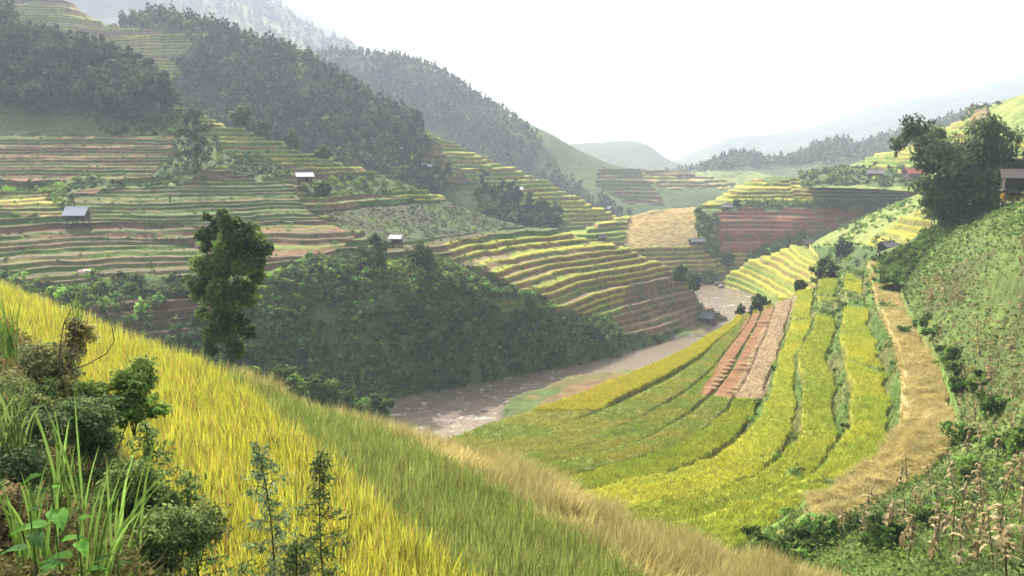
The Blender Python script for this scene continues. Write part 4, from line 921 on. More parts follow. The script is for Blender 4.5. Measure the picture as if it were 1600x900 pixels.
# ------------------------------------------------------------------ rice, straw, weeds: blades
def cells(G, r0, r1, n, mask=None, wfn=None):
    """n random points on rows r0..r1 of a grid, weighted by area (times wfn)"""
    g = G[r0:r1]; a = g[1:, :-1] - g[:-1, :-1]; b = g[:-1, 1:] - g[:-1, :-1]
    ar = np.abs(a[..., 0] * b[..., 1] - a[..., 1] * b[..., 0])
    if mask is not None: ar = ar * mask[r0:r1][:-1, :-1]
    tot = ar.sum()
    if wfn is not None: ar = ar * wfn(g[:-1, :-1])
    w_ = ar.ravel(); i = rng.choice(len(w_), n, p=w_ / w_.sum())
    return g[:-1, :-1].reshape(-1, 3)[i] + a.reshape(-1, 3)[i] * rng.random((n, 1)) + b.reshape(-1, 3)[i] * rng.random((n, 1)), tot
def blades(base, length, width, lean, colr, az=None, segs=3, curl=1.0):
    """tapering curved leaves; lean = angle from upright at the tip"""
    n = len(base); az = rng.random(n) * 6.283 if az is None else az
    t = np.linspace(0, 1, segs + 1); d = np.stack([np.cos(az), np.sin(az)], 1); side = np.stack([-np.sin(az), np.cos(az)], 1)
    sa = az + 1.57 + (rng.random(n) - 0.5) * 2.4; side = np.stack([np.cos(sa), np.sin(sa)], 1)
    V = np.zeros((n, (segs + 1) * 2, 3)); ang_prev = lean * 0.25; pos = base.copy()
    for k in range(segs + 1):
        if k:
            ang = lean * (0.25 + 0.75 * (t[k] ** curl)); st = length / segs
            pos = pos + np.column_stack([d * (np.sin(ang) * st)[:, None], np.cos(ang) * st])
        wd = width * (1 - t[k]) ** 0.6 * 0.5 * (0.55 + 0.45 * min(1, t[k] * 3)) + width * 0.02
        o3 = np.column_stack([side * wd[:, None], np.zeros(n)])
        V[:, 2 * k] = pos - o3; V[:, 2 * k + 1] = pos + o3
    q = np.arange(segs) * 2; f = np.stack([q, q + 1, q + 3, q + 2], 1)
    Fq = (f[None] + (np.arange(n) * (segs + 1) * 2)[:, None, None]).reshape(-1, 4)
    return V.reshape(-1, 3), Fq, np.repeat(colr, (segs + 1) * 2, 0)
def cvar(n, cols, ws, v=0.25):
    ws = np.array(ws) / sum(ws); c = np.array(cols)[rng.choice(len(cols), n, p=ws)]
    return c * (1 - v + 2 * v * rng.random((n, 1)))
near_w = lambda g: 1.0 / np.clip(np.hypot(g[..., 0], g[..., 1]) / 12.0, 0.7, 2.2) ** 1.2
r_tan, r_green, r_yel, r_bank = nra, nra + 50, nra + 100, nra + nrf
def clump(pts, k, spread):
    """several blades share each hill of rice"""
    return np.repeat(pts, k, 0) + np.column_stack([(rng.random((len(pts) * k, 2)) - 0.5) * spread, np.zeros(len(pts) * k)])
# yellow field
p, ar = cells(GA, r_yel - 2, r_bank + 4, 17000, wfn=near_w); print('yellow area', ar)
p = clump(p, 8, 0.13); n = len(p); hill_h = np.repeat(0.85 + 0.3 * rng.random(n // 8), 8)
yb = blades(p, hill_h * (0.45 + 0.50 * rng.random(n)), 0.024 + 0.014 * rng.random(n), 0.08 + 0.55 * rng.random(n) ** 2, cvar(n, [(0.53,0.52,0.06),(0.44,0.48,0.07),(0.30,0.40,0.06),(0.40,0.28,0.09),(0.24,0.17,0.07)], [5,3,1.5,2,1.2]), segs=3, curl=1.5)
q = p[rng.random(n) < 0.22]; m_ = len(q); q = q + np.array([0, 0, 0.42])
pb = blades(q, 0.22 + 0.10 * rng.random(m_), 0.026 + 0 * rng.random(m_), 1.4 + 0.8 * rng.random(m_), cvar(m_, [(0.36,0.20,0.07),(0.46,0.30,0.10)], [1,1]), segs=3)
stuff('golden_rice', join([yb, pb]), M_RICE, 'ripe golden yellow rice filling the nearest paddy', 'rice')
# green field
p, ar = cells(GA, r_green - 1, r_yel + 2, 9000, wfn=near_w); print('green area', ar)
p = clump(p, 11, 0.14); n = len(p); hill_h = np.repeat(0.8 + 0.3 * rng.random(n // 11), 11)
gb = blades(p, hill_h * (0.40 + 0.45 * rng.random(n)), 0.017 + 0.011 * rng.random(n), 0.1 + 1.0 * rng.random(n) ** 2, cvar(n, [(0.19,0.27,0.06),(0.27,0.34,0.08),(0.36,0.38,0.12),(0.11,0.17,0.04),(0.22,0.18,0.07)], [4,4,2,2,1.5]), segs=3, curl=2.0)
q = p[rng.random(n) < 0.10] + np.array([0, 0, 0.36]); m_ = len(q)
pb = blades(q, 0.18 + 0.1 * rng.random(m_), 0.022 + 0 * rng.random(m_), 1.4 + 0.8 * rng.random(m_), cvar(m_, [(0.26,0.22,0.07),(0.30,0.30,0.09)], [1,1]), segs=3)
stuff('green_rice', join([gb, pb]), M_RICE, 'green unripe rice in the strip between the golden and the straw-coloured rice', 'rice')
# tan field
p, ar = cells(GA, r_tan - 1, r_green + 2, 10500, wfn=near_w); print('tan area', ar)
p = clump(p, 10, 0.22); n = len(p)
azf = fbm(p[:, 0] / 1.2, p[:, 1] / 1.2, 90, 3) * 12 + rng.random(n) * 2.2
tb = blades(p, 0.50 + 0.40 * rng.random(n), 0.017 + 0.011 * rng.random(n), 0.3 + 1.3 * rng.random(n), cvar(n, [(0.46,0.39,0.15),(0.53,0.47,0.21),(0.37,0.31,0.12),(0.34,0.34,0.09)], [4,3,2,1.2]), az=azf, segs=3, curl=1.3)
stuff('straw_coloured_rice', tb, M_RICE, 'dry straw-coloured rice along the outer edge of the near field', 'rice')
# outer edge of the near fields: grass hanging over
p, ar = cells(GA, nra - 9, nra + 2, 2600); p = clump(p, 7, 0.2); n = len(p)
eg = blades(p, 0.35 + 0.5 * rng.random(n), 0.014 + 0.01 * rng.random(n), 0.3 + 1.0 * rng.random(n), cvar(n, [(0.20,0.26,0.05),(0.4,0.36,0.07),(0.45,0.34,0.12)], [2,2,2]))
stuff('edge_grass', eg, M_RICE, 'mixed grass along the outer bund of the near field', 'grass')

# rice standing on the terraces of the bowl
kt = (Kid == 1) & ~brk & ~redm & ~(strawm) ; distw = lambda g: 1.0 / np.clip(g[..., 1] / 60.0, 0.6, 1.6)
ps, tv_ = [], []
for i_, n_, t_ in ((4, 14000, 0.92), (5, 15000, 1.12), (6, 16000, 0.90), (7, 17000, 1.08)):
    ps.append(cells(Gb, 0, len(Gb), n_, mask=kt & (Ib == i_), wfn=distw)[0]); tv_.append(np.full(n_, t_))
p = np.vstack(ps); tv_ = np.repeat(np.concatenate(tv_), 4)[:, None]
p = clump(p, 4, 0.3); n = len(p); p[:, 2] -= 0.12; yy = sstep(0.2, 0.8, fbm(p[:, 0] / 6, p[:, 1] / 6, 95, 2))[:, None]
cc = (np.array((0.29,0.37,0.045)) * (1 - yy) + np.array((0.42,0.43,0.05)) * yy) * (0.7 + 0.6 * rng.random((n, 1))) * np.hstack([tv_ ** 1.5, tv_, tv_])
A1 = blades(p, 0.28 + 0.22 * rng.random(n), 0.05 + 0.03 * rng.random(n), 0.2 + 0.8 * rng.random(n), cc, segs=2)
kl = kt & (Ib < 4); p, ar = cells(Gb, 0, len(Gb), 30000, mask=kl, wfn=distw)
p = clump(p, 4, 0.4); n = len(p); p[:, 2] -= 0.12; yy = sstep(0.42, 0.6, fbm(p[:, 0] / 6, p[:, 1] / 3, 96, 3))[:, None]; edge_y = ((pix(p)[1] < 700) & (rng.random(n) < 0.0))[:, None]
band_ = (np.floor(fbm(p[:, 0] * 0 + 3, p[:, 2] * 1.0, 5, 1) * 4) % 2)[:, None]
cc = (np.array((0.26,0.34,0.05)) * (1 - yy) + np.array((0.38,0.36,0.06)) * yy) * (0.85 + 0.3 * band_) * (0.7 + 0.6 * rng.random((n, 1)))
lowm = ((Ib == 0) & kt)
A2 = blades(p, 0.28 + 0.22 * rng.random(n), 0.05 + 0.03 * rng.random(n), 0.2 + 0.8 * rng.random(n), cc, segs=2)
p, ar = cells(Gb, 0, len(Gb), 9000, mask=lowm & (BYb < 640)); p = clump(p, 4, 0.3); n = len(p)
A3 = blades(p, 0.30 + 0.22 * rng.random(n), 0.06 + 0.03 * rng.random(n), 0.2 + 0.8 * rng.random(n), cvar(n, [(0.52,0.46,0.05),(0.42,0.42,0.05)], [2,1]), segs=2)
stuff('terrace_rice', join([A1, A2, A3]), M_RICE, 'rows of yellow green rice on the curving terraces of the bowl', 'rice')
# laid straw strip
kl = tanm & (Kid <= 1); p, ar = cells(Gb, 0, len(Gb), 60000, mask=kl, wfn=distw); n = len(p); print('straw area', ar)
azf = fbm(p[:, 0] / 2.5, p[:, 1] / 2.5, 97, 3) * 14 + rng.random(n) * 1.4
stw = blades(p, 0.45 + 0.4 * rng.random(n), 0.03 + 0.02 * rng.random(n), 1.2 + 0.5 * rng.random(n), cvar(n, [(0.52,0.44,0.18),(0.60,0.52,0.26),(0.42,0.35,0.12),(0.36,0.36,0.09)], [4,3,2,1]), az=azf, segs=2)
stuff('laid_straw', stw, M_RICE, 'pale flattened rice straw on the topmost terrace under the weedy slope', 'straw')
# banks between the terraces: grass and weeds
kl = (((Kid >= 2) & (Kid <= 3)) | (brk & (Kid < 4)) | ((Ib == 8) & ~tanm)) & ~strawm & ~redm; p, ar = cells(Gb, 0, len(Gb), 26000, mask=kl, wfn=distw); p = clump(p, 4, 0.4); n = len(p)
bk = blades(p, 0.22 + 0.3 * rng.random(n), 0.05 + 0.04 * rng.random(n), 0.4 + 1.0 * rng.random(n), cvar(n, [(0.10,0.17,0.04),(0.15,0.22,0.05),(0.20,0.19,0.07),(0.07,0.12,0.03)], [3,3,1.5,1.5]), segs=2)
stuff('bank_grass', bk, M_LEAF, 'dark green grass on the banks between the curved rice strips', 'grass')
pts = cells(Gb, 0, len(Gb), 260, mask=kl & (Ib >= 4))[0]
stuff('bank_weeds', merge_scatter([shrub_proto(0.5, 90, 0.13, C_['dgreen'] * f) for f in (1.1, 1.5)], pts, 0.5, 1.3, 0.3), M_LEAF, 'little weedy bushes on the banks between the rice strips', 'weeds')
# straw litter on the pale strip and the sheaves on the red earth strip
kl = strawm & (Ib >= 2) & (Ib < 6); p, ar = cells(Gb, 0, len(Gb), 6000, mask=kl); n = len(p); p[:, 2] += 0.05
lt = blades(p, 0.4 + 0.5 * rng.random(n), 0.06 + 0.06 * rng.random(n), 1.3 + 0.4 * rng.random(n), cvar(n, [(0.55,0.40,0.26),(0.65,0.52,0.36),(0.40,0.28,0.18)], [2,2,1]), segs=2)
stuff('straw_litter', lt, M_DRY, 'pale maize litter strewn on the dry strip beside the red earth strip', 'straw')
sheaf_me = make_mesh('rice_sheaf', *blades(np.zeros((90, 3)) + np.column_stack([(rng.random((90, 2)) - 0.5) * [0.9, 0.25], np.zeros(90)]), 0.3 + 0.25 * rng.random(90), np.full(90, 0.06), 1.1 + 0.5 * rng.random(90), cvar(90, [(0.6,0.45,0.27)], [1]), segs=2)); sheaf_me.materials.append(M_DRY)
sheaf_pts = []
for i in range(22):
    f = i / 21; xl, xr, y = 1196 - f * 92 , 1212 - f * 66, 486 + f * 128
    for px in (xl + 5, xr - 4): 
        d = (BXb - px) ** 2 + (BYb - y) ** 2; j = np.unravel_index(np.argmin(d), d.shape); sheaf_pts.append(Gb[j] + [0, 0, 0.05])
for p_ in sheaf_pts:
    o = link('rice_sheaf', sheaf_me, None, label='pale bundle of cut rice lying on the bare red terrace strip', category='sheaf', group='rice sheaves on the red strip'); o.location = p_; o.rotation_euler = (0, 0, random.uniform(-0.5, 0.5)); o.scale = [random.uniform(0.8, 1.3)] * 3

# ---- weedy slope at the right
slope_m = (Kid == 4); dw2 = lambda g: 1.0 / np.clip(np.hypot(g[..., 0], g[..., 1]) / 30.0, 0.7, 3.0) ** 1.6
vis = slope_m & (BXb > 1150) & (BXb < 1680) & (BYb > 330) & (BYb < 960)
p, ar = cells(Gb, 0, len(Gb), 70000, mask=vis, wfn=dw2); print('slope area', ar); n = len(p)
pn = fbm(p[:, 0] / 5, p[:, 1] / 5, 98, 3); cc = np.where((pn > 0.52)[:, None], (0.13, 0.20, 0.045), (0.085, 0.13, 0.04)) * (0.6 + 0.8 * rng.random((n, 1)))
qx, qy = pix(p); fr_ = qy < 438 - (qx - 1440) * 0.42; cc[fr_] = np.array((0.11, 0.18, 0.045)) * (0.6 + 0.8 * rng.random((fr_.sum(), 1)))
up_ = (~fr_) & (qx > 1440) & (qy < 690) & (rng.random(n) < 0.5); cc[up_] = np.array((0.26, 0.20, 0.10)) * (0.6 + 0.8 * rng.random((up_.sum(), 1)))
dist = np.hypot(p[:, 0], p[:, 1]); hgt = (0.06 + 0.30 * rng.random(n)) * (0.6 + 1.1 * pn); pos = p + np.column_stack([np.zeros((n, 2)), hgt])
nr_ = rot_to(n) * 0.8 + np.array([0, 0, 1.0]); nr_ /= np.linalg.norm(nr_, axis=1)[:, None]
W1 = leaf_quads(pos, nr_, (0.05 + 0.0022 * dist) * (0.6 + 0.8 * rng.random(n)), 1.5, cc)
p, ar = cells(Gb, 0, len(Gb), 45000, mask=vis, wfn=dw2); n = len(p); dist = np.hypot(p[:, 0], p[:, 1])
W2 = blades(p, 0.25 + 0.35 * rng.random(n), 0.012 + 0.0006 * dist, 0.3 + 1.1 * rng.random(n), cvar(n, [(0.12,0.22,0.04),(0.07,0.14,0.03),(0.22,0.26,0.07),(0.28,0.20,0.10)], [3,3,1.5,1]), segs=2)
stuff('slope_weeds', join([W1, W2]), M_LEAF, 'green weeds and grass covering the maize slope at the right', 'weeds')
wf = [(1405,500,1.3),(1440,500,1.6),(1460,530,1.5),(1480,560,1.6),(1510,575,1.5),(1500,610,1.3),(1420,520,1.2),(1540,600,1.2),(1330,835,1.0),(1290,850,1.1),(1250,855,1.1),(1240,880,1.0),(1380,860,0.9),(1450,820,0.8),(1510,690,1.0),(1520,740,1.0),(1585,700,1.0),(1550,640,1.1),(1200,858,0.8),(1260,830,0.9)]
pts = []
for px, py, s in wf:
    for q in range(3): pts.append(np.append(surf_at('bowl', px + random.uniform(-14, 14), py + random.uniform(-10, 10)), 0)[:3])
stuff('slope_undergrowth_bushes', merge_scatter([shrub_proto(0.7, 700, 0.11, C_['dgreen'] * f) for f in (1.0, 1.3, 1.7)], np.array(pts), 0.7, 1.5, 0.25), M_LEAF, 'low leafy bushes along the foot of the weedy slope', 'undergrowth')
# grass on the rise under the drooping tree
pts = scatter('grassy_rise', [(1380,330),(1620,300),(1640,440),(1380,440)], 0.25, nmax=26000); n = len(pts)
gr = blades(pts, 0.5 + 0.5 * rng.random(n), 0.10 + 0.06 * rng.random(n), 0.3 + 1.0 * rng.random(n), cvar(n, [(0.10,0.18,0.04),(0.13,0.22,0.045),(0.16,0.22,0.06)], [3,3,1]), segs=2)
stuff('tall_grass', gr, M_LEAF, 'fresh green grass on the rise below the barn', 'grass')
pts = scatter('grassy_rise', [(1370,345),(1440,345),(1480,360),(1450,450),(1360,440)], 1.2)
stuff('rise_undergrowth', merge_scatter(SH_G + SH_D, pts, 0.5, 1.1, 0.3), M_LEAF, 'scrub at the left foot of the grassy rise', 'undergrowth')

# ---- dried maize stalks, each a plant of its own
def maize(H):
    n = 8; z = np.linspace(0, H, n); st = tube(np.column_stack([np.sin(z * 1.7 + rng.random() * 6) * 0.05, np.cos(z * 1.3) * 0.04 + z * 0.12 * (rng.random() - 0.5), z - 0.1 * (z == 0)]), np.linspace(0.028, 0.012, n), 5)
    k = 18; zz = H * (0.22 + 0.75 * rng.random(k)); b = np.column_stack([np.zeros((k, 2)), zz])
    lv = blades(b, 0.16 + 0.26 * rng.random(k), 0.10 + 0.04 * rng.random(k), 2.6 + 0.6 * rng.random(k), cvar(k, [(0.32,0.25,0.13),(0.42,0.35,0.19),(0.20,0.15,0.08)], [2,2,1]), segs=5, curl=0.7)
    hz = H * (0.45 + 0.1 * rng.random()); k = 6
    hk = blades(np.tile([[0.02, 0, hz]], (k, 1)), 0.24 + 0.05 * rng.random(k), np.full(k, 0.13), 0.6 + 0.8 * rng.random(k), cvar(k, [(0.62,0.54,0.36)], [1]), az=1.0 + 1.3 * rng.random(k), segs=4)
    me = [make_mesh('stem', *st, np.tile([[0.28, 0.21, 0.11]], (len(st[0]), 1)), smooth=True), make_mesh('leaves', *lv), make_mesh('husk', *hk)]
    for m_ in me: m_.materials.append(M_DRY)
    return me
MZ = [maize(h_) for h_ in (1.1, 1.3, 1.5, 1.6, 1.75, 1.2)]
def put_maize(p, s, i):
    r = bpy.data.objects.new('maize_stalk', None); col.objects.link(r); r.location = p; r.scale = (s,) * 3; r.rotation_euler = (random.uniform(-.2, .2), random.uniform(-.22, .22), random.random() * 6.28); r.empty_display_size = 0.1
    r['label'] = 'withered brown maize stalk standing in the weeds of the right-hand slope'; r['category'] = 'maize stalk'; r['group'] = 'dried maize stalks on the right-hand slope'
    for nm, me in zip(('stem', 'leaves', 'husk'), MZ[i % 6]): link(nm, me, None, r)
mz_px = [(1352,790),(1357,830),(1385,830),(1402,775),(1417,770),(1370,850),(1395,830),(1450,775),(1485,760),(1480,790),(1430,820),(1437,800),(1460,850),(1505,790),(1410,835),(1455,880),(1485,860),(1520,780),(1530,760),(1533,850),(1565,850),(1560,880),(1547,870),(1590,820),(1310,845),(1345,850),(1380,855),(1405,860),(1470,840),(1495,850),(1515,830),(1540,810),(1570,780),(1595,770),(1550,900),(1575,905),(1520,890),(1490,905),(1420,880),(1600,870),(1505,730),(1560,720),(1590,740),(1530,700),(1575,690)]
for i, (px, py) in enumerate(mz_px): put_maize(surf_at('bowl', px + random.uniform(-4, 4), py), random.uniform(1.0, 1.45), i)
far_m = cells(Gb, 0, len(Gb), 240, mask=vis & (BXb > 1400) & (BYb > 445 - (BXb - 1440) * 0.42) & (BXb > 1400 + (BYb - 430) * 0.35) & (BYb < 690))[0]
for i, p in enumerate(far_m): put_maize(p, random.uniform(0.9, 1.4), i)

# ------------------------------------------------------------------ weeds on the near bank
bank_r0 = nra + nrf
bm = np.zeros(GA.shape[:2], bool); bm[bank_r0 + 3:] = True; BXa, BYa = pix(GA); bm &= (GA[..., 1] > 3.6) & (BXa > -250) & (BYa < 1100)
wn = lambda g: 1.0 / np.clip(np.hypot(g[..., 0], g[..., 1]) / 6.0, 0.5, 4) ** 1.5
p, ar = cells(GA, bank_r0, len(GA), 60000, mask=bm, wfn=wn); n = len(p); print('bank area', ar); pn = fbm(p[:, 0] / 0.7, p[:, 1] / 0.7, 99, 3)
hgt = (0.02 + 0.32 * rng.random(n)) * sstep(0.25, 0.75, pn) * 1.3; pos = p + np.column_stack([np.zeros((n, 2)), hgt])
cc = np.where((fbm(p[:, 0] / 1.5, p[:, 1] / 1.5, 100, 2) > 0.55)[:, None], (0.15, 0.13, 0.05), (0.075, 0.14, 0.04)) * (0.5 + 1.0 * rng.random((n, 1)))
nr_ = rot_to(n) * 0.9 + np.array([0, 0, 0.8]); nr_ /= np.linalg.norm(nr_, axis=1)[:, None]; dist = np.hypot(p[:, 0], p[:, 1])
B1 = leaf_quads(pos, nr_, (0.014 + 0.0018 * dist) * (0.5 + rng.random(n)), 1.8, cc)
p, ar = cells(GA, bank_r0, len(GA), 26000, mask=bm, wfn=wn); n = len(p)
B2 = blades(p, 0.12 + 0.33 * rng.random(n), 0.008 + 0.008 * rng.random(n), 0.4 + 1.2 * rng.random(n), cvar(n, [(0.16,0.24,0.05),(0.10,0.17,0.04),(0.30,0.27,0.10),(0.30,0.18,0.10)], [3,2,2,1.6]), segs=3)
stuff('bank_undergrowth', join([B1, B2]), M_LEAF, 'tangled weeds and dry grass on the near bank at the lower left', 'undergrowth')
def gz(x, y):
    d = (GA[..., 0] - x) ** 2 + (GA[..., 1] - y) ** 2; return GA[np.unravel_index(np.argmin(d), d.shape)][2]
def gpos(px, py):
    """where the sight line through a pixel meets the near ground"""
    d = (BXa - px) ** 2 + (BYa - py) ** 2; d[:bank_r0 - 90] += 0; return GA[np.unravel_index(np.argmin(np.where(GA[..., 1] > 1.5, d, 1e9)), d.shape)].copy()
def plant(name, loc, parts, label, cat, rz=0, s=1.0, group=None):
    r = bpy.data.objects.new(name, None); col.objects.link(r); r.location = loc; r.rotation_euler = (0, 0, rz); r.scale = (s,) * 3; r['label'] = label; r['category'] = cat
    if group: r['group'] = group
    for nm, arr, mt in parts:
        me = make_mesh(nm, *arr); me.materials.append(mt); link(nm, me, None, r)
def mugwort(H, base, dens=1.0):
    """upright weed: a stem with many short leafy side sprays"""
    k = 12; z = np.linspace(0, H, k); ph = rng.random() * 6; cx = np.sin(z * 1.2 + ph) * 0.05 * z; cyy = np.cos(z * 1.1 + ph) * 0.04 * z
    parts = [tube(np.column_stack([cx, cyy, z]), np.linspace(0.012, 0.004, k), 5)]; P0, Nn = [], []
    ns_ = int(30 * dens)
    for i in range(ns_):
        f = min(1, 0.12 + 0.88 * (i + rng.random()) / ns_); zz = f * H; a = i * 2.4 + rng.random(); l_ = (0.42 * (1 - f) ** 0.8 + 0.05) * (0.4 + 0.9 * rng.random()); bx, by = np.interp(zz, z, cx), np.interp(zz, z, cyy)
        e = np.array([bx + math.cos(a) * l_, by + math.sin(a) * l_, zz + l_ * 0.35]); parts.append(limb((bx, by, zz), e, 0.004, 0.002, 3))
        m_ = 34; t_ = rng.random((m_, 1)) ** 0.6 * 1.15; P0.append(np.array([bx, by, zz]) * (1 - t_) + e * t_ + rng.normal(size=(m_, 3)) * 0.03 - np.array([0, 0, 0.05]) * t_ ** 2)
    P0 = np.vstack(P0); n_ = len(P0); nn_ = rot_to(n_) + np.array([0, 0, 0.5]); nn_ /= np.linalg.norm(nn_, axis=1)[:, None]
    V, Fq = J(parts)
    return [('stem', (V, Fq, np.tile([[0.13, 0.12, 0.06]], (len(V), 1))), M_LEAF), ('leaves', leaf_quads(P0, nn_, 0.019 * (0.6 + 0.8 * rng.random(n_)), 3.4, np.array(base) * (0.6 + 0.8 * rng.random((n_, 1))), droop=0.7), M_LEAF)]
def weed_at(px, pytop, Y, H, base, label, **kw):
    t_ = P(px, pytop, Y); loc = t_ - np.array([0, 0, H]); plant('tall_weed', loc, mugwort(H, base, **kw), label, 'weed', rz=random.random() * 6)
GG = (0.16, 0.24, 0.08)
weed_at(505, 712, 7.0, 2.3, (0.15, 0.20, 0.07), 'dark tall weed in front of the golden rice, right of the paler one', dens=1.6)
weed_at(412, 690, 7.4, 2.2, (0.22, 0.30, 0.15), 'pale grey green tall weed left of the dark one before the rice', dens=1.5)
weed_at(455, 850, 6.2, 1.2, (0.12, 0.16, 0.06), 'short leafy weed between the tall pair at the bottom edge', dens=1.2)
weed_at(240, 660, 7.5, 1.5, GG, 'leafy weed standing by the inner rice edge above the grass clump', dens=1.2)
weed_at(300, 745, 6.4, 1.4, GG, 'bushy weed at the inner rice edge beside the broad leaves', dens=1.4)
def bush(px, pyc, Y, r_, base, label, n=2600, ls=0.05, name='shrub'):
    n = int(n * 2.8); ls = ls * 0.55; base = np.array(base) * 2.1
    c = P(px, pyc, Y); g = r_ * 1.6; loc = c - np.array([0, 0, g]); lo = [((rng.random() - .5) * r_ * 1.3, (rng.random() - .5) * r_ * 1.2, g + (rng.random() - .5) * r_ * 1.1, r_ * (0.35 + 0.3 * rng.random())) for _ in range(7)]
    st = J([limb((0, 0, 0), l[:3], 0.006, 0.002, 5) for l in lo])
    plant(name, loc, [('stem', (st[0], st[1], np.tile([[0.12, 0.08, 0.05]], (len(st[0]), 1))), M_DRY), ('leaves', cloud(lo, n, ls, base, aspect=1.9), M_LEAF)], label, 'shrub')
bush(170, 625, 8.2, 0.42, (0.085, 0.13, 0.03), 'dark leafed shrub overhanging the golden rice at the left')
bush(205, 622, 8.0, 0.26, (0.08, 0.13, 0.03), 'dark sprig reaching right over the golden rice', 900)
bush(52, 575, 9.5, 0.45, (0.085, 0.095, 0.04), 'olive half-dead shrub at the left above the green one', 900, 0.05)
bush(100, 545, 10.5, 0.42, (0.16, 0.15, 0.06), 'olive weed heap next to the brown shrub', 1400, 0.05)
bush(275, 840, 5.6, 0.36, (0.12, 0.15, 0.05), 'olive shrub at the bottom beside the golden rice', 2200, 0.035)
bush(230, 800, 6.0, 0.42, (0.09, 0.13, 0.035), 'dark green shrub under the broad-leaved plant', 2400, 0.05)
bush(130, 690, 7.0, 0.40, (0.08, 0.12, 0.045), 'mid green shrub left of the grass clump', 2000, 0.04)
bush(40, 700, 6.5, 0.42, (0.09, 0.12, 0.05), 'green shrub at the left edge below the brown one', 2000, 0.04)
bush(20, 800, 5.0, 0.34, (0.11, 0.085, 0.04), 'dry brownish weed heap at the lower left edge', 1800, 0.035)
bush(90, 640, 8.0, 0.36, (0.09, 0.10, 0.035), 'dark tangled shrub in the middle of the left bank', 1800, 0.04)
# long grass clumps
def grass_clump(px, py, Y, n_, L_, label, lean=0.9, az=None, base=(0.17, 0.28, 0.06)):
    c = P(px, py, Y); n = n_; b = np.column_stack([(rng.random((n, 2)) - 0.5) * 0.18, np.zeros(n)])
    a_ = (rng.random(n) * 6.28) if az is None else az + rng.normal(size=n) * 0.7
    arr = blades(b, L_ * (0.6 + 0.5 * rng.random(n)), 0.018 + 0.012 * rng.random(n), lean * (0.2 + 0.9 * rng.random(n)), np.array(base) * (0.6 + 0.8 * rng.random((n, 1))), az=a_, segs=7, curl=1.6)
    me = make_mesh('grass_clump', *arr); me.materials.append(M_RICE)
    o = bpy.data.objects.new('grass_clump', me); col.objects.link(o); o.location = c; o['label'] = label; o['category'] = 'grass clump'
grass_clump(150, 915, 4.4, 30, 0.8, 'clump of long bright grass blades at the lower left', az=0.3)
grass_clump(110, 800, 5.2, 16, 0.8, 'thin upright grass clump left of the long bright one', lean=0.5)
grass_clump(190, 860, 4.8, 14, 0.8, 'grass clump arching right over the olive shrub', az=0.0, lean=1.3)
grass_clump(15, 560, 8.5, 26, 0.7, 'grass clump at the left edge above the dry weeds', lean=0.9, base=(0.14, 0.24, 0.05))
grass_clump(120, 520, 11.0, 18, 0.6, 'grass clump where the bank meets the golden rice', lean=0.8, base=(0.2, 0.3, 0.06))
grass_clump(20, 700, 6.0, 40, 0.6, 'fine grass clump hanging at the left edge', lean=1.4, base=(0.15, 0.22, 0.06))
grass_clump(60, 880, 4.4, 22, 0.6, 'low grass clump at the bottom left corner', lean=1.1, base=(0.15, 0.26, 0.05))
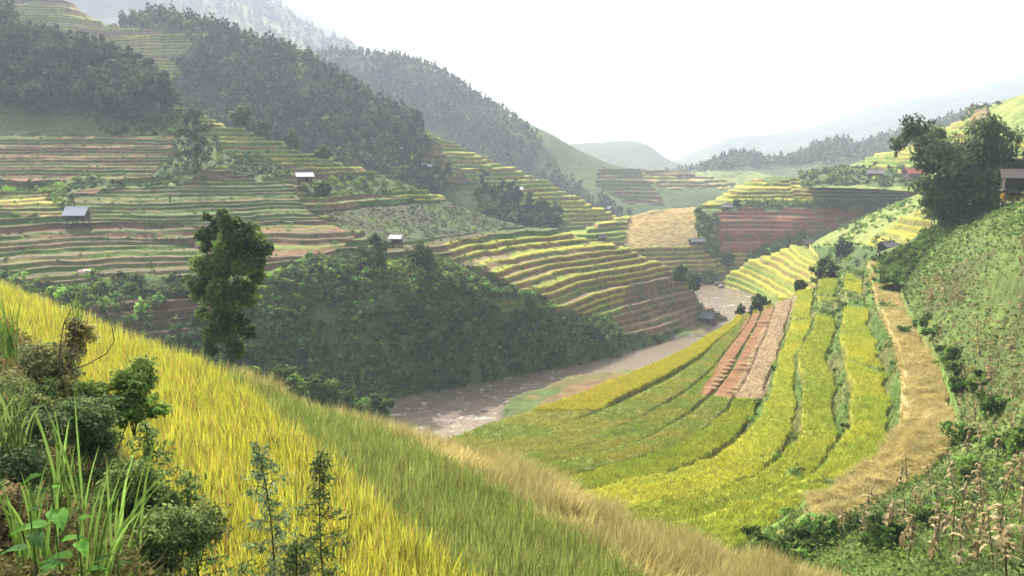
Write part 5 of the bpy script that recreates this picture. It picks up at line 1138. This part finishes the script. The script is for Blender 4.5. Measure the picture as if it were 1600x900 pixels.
# broad-leaved plants
def broad(px, pytop, Y, H0, label, nleaf=9, ll=0.16, base=(0.13, 0.33, 0.05)):
    H = H0 + 0.35; loc = P(px, pytop, Y) - np.array([0, 0, H]); parts = [tube([(0, 0, 0), (0.01, 0, H * .5), (0, 0.01, H)], [0.008, 0.006, 0.004], 5)]; LV = []
    for i in range(nleaf):
        f = 0.35 + 0.65 * i / (nleaf - 1); a = i * 2.3 + rng.random() * 0.6; z = f * H; L_ = ll * (0.7 + 0.5 * rng.random()) * (1 - 0.4 * (f > 0.9)); t = np.linspace(0, 1, 7)
        wd = L_ * 0.26 * np.sin(np.clip(t, 0, 1) ** 0.7 * math.pi); r = 0.03 + L_ * t * 0.95; zz = z + L_ * (0.25 * t - 0.5 * t * t); d = np.array([math.cos(a), math.sin(a), 0]); s_ = np.array([-d[1], d[0], 0])
        cen = d * r[:, None] + np.array([0, 0, 1]) * zz[:, None]; mid = cen - np.array([0, 0, 0.012])
        V = np.stack([cen - s_ * wd[:, None], mid, cen + s_ * wd[:, None]], 1).reshape(-1, 3); q = np.arange(6) * 3
        Fq = np.vstack([np.stack([q, q + 1, q + 4, q + 3], 1), np.stack([q + 1, q + 2, q + 5, q + 4], 1)])
        LV.append((V, Fq, np.tile(np.array(base) * (0.6 + 0.7 * rng.random()), (len(V), 1)))); parts.append(limb((0, 0, z), d * 0.035 + np.array([0, 0, z]), 0.003, 0.002, 3))
    st = J(parts); plant('broadleaf_plant', loc, [('stem', (st[0], st[1], np.tile([[0.14, 0.2, 0.06]], (len(st[0]), 1))), M_LEAF), ('leaves', join(LV), M_LEAF)], label, 'plant')
broad(76, 738, 4.2, 0.75, 'tallest broad-leaved plant at the lower left', 8, 0.20)
broad(118, 815, 4.0, 0.55, 'broad-leaved plant at the foot of the long grass', 7, 0.17)
broad(45, 800, 4.0, 0.6, 'dull broad-leaved plant left of the tallest one', 7, 0.18, (0.07, 0.17, 0.045))
broad(180, 865, 3.9, 0.5, 'low broad-leaved plant at the bottom edge', 8, 0.13, (0.10, 0.22, 0.05))
broad(225, 700, 6.0, 0.7, 'broad-leaved plant standing before the golden rice', 8, 0.13, (0.08, 0.16, 0.05))
# dead twigs beside the brown shrub
tw = J([limb((0, 0, 0), (math.cos(a) * 0.5, math.sin(a) * 0.4, 0.5 + 0.4 * random.random()), 0.008, 0.003, 6, 0.3) for a in (0.2, 0.8, 1.6)])
o = link('dead_branch', make_mesh('dead_branch', *tw, smooth=True), M_BARK, label='bare grey twigs sticking up by the brown shrub', category='branch'); o.location = P(92, 585, 8.6)
# ------------------------------------------------------------------ valley haze
def haze():
    x0, x1, y0, y1, z0, z1 = -4000, 4000, -350, 4300, -49, 420
    v = np.array([(x, y, z) for z in (z0, z1) for y in (y0, y1) for x in (x0, x1)], float)
    f = np.array([[0,2,3,1],[4,5,7,6],[0,1,5,4],[2,6,7,3],[0,4,6,2],[1,3,7,5]])
    m, t = mat_base('haze'); out = N(t, 'ShaderNodeOutputMaterial')
    pv = N(t, 'ShaderNodeVolumePrincipled', i_Density=HAZE, i_Anisotropy=0.15); pv.inputs['Color'].default_value = (0.71, 0.81, 1.0, 1)
    t.links.new(pv.outputs[0], out.inputs['Volume'])
    link('haze', make_mesh('haze', v, f), m, kind='stuff', label='pale haze filling the valley', category='haze')
haze()
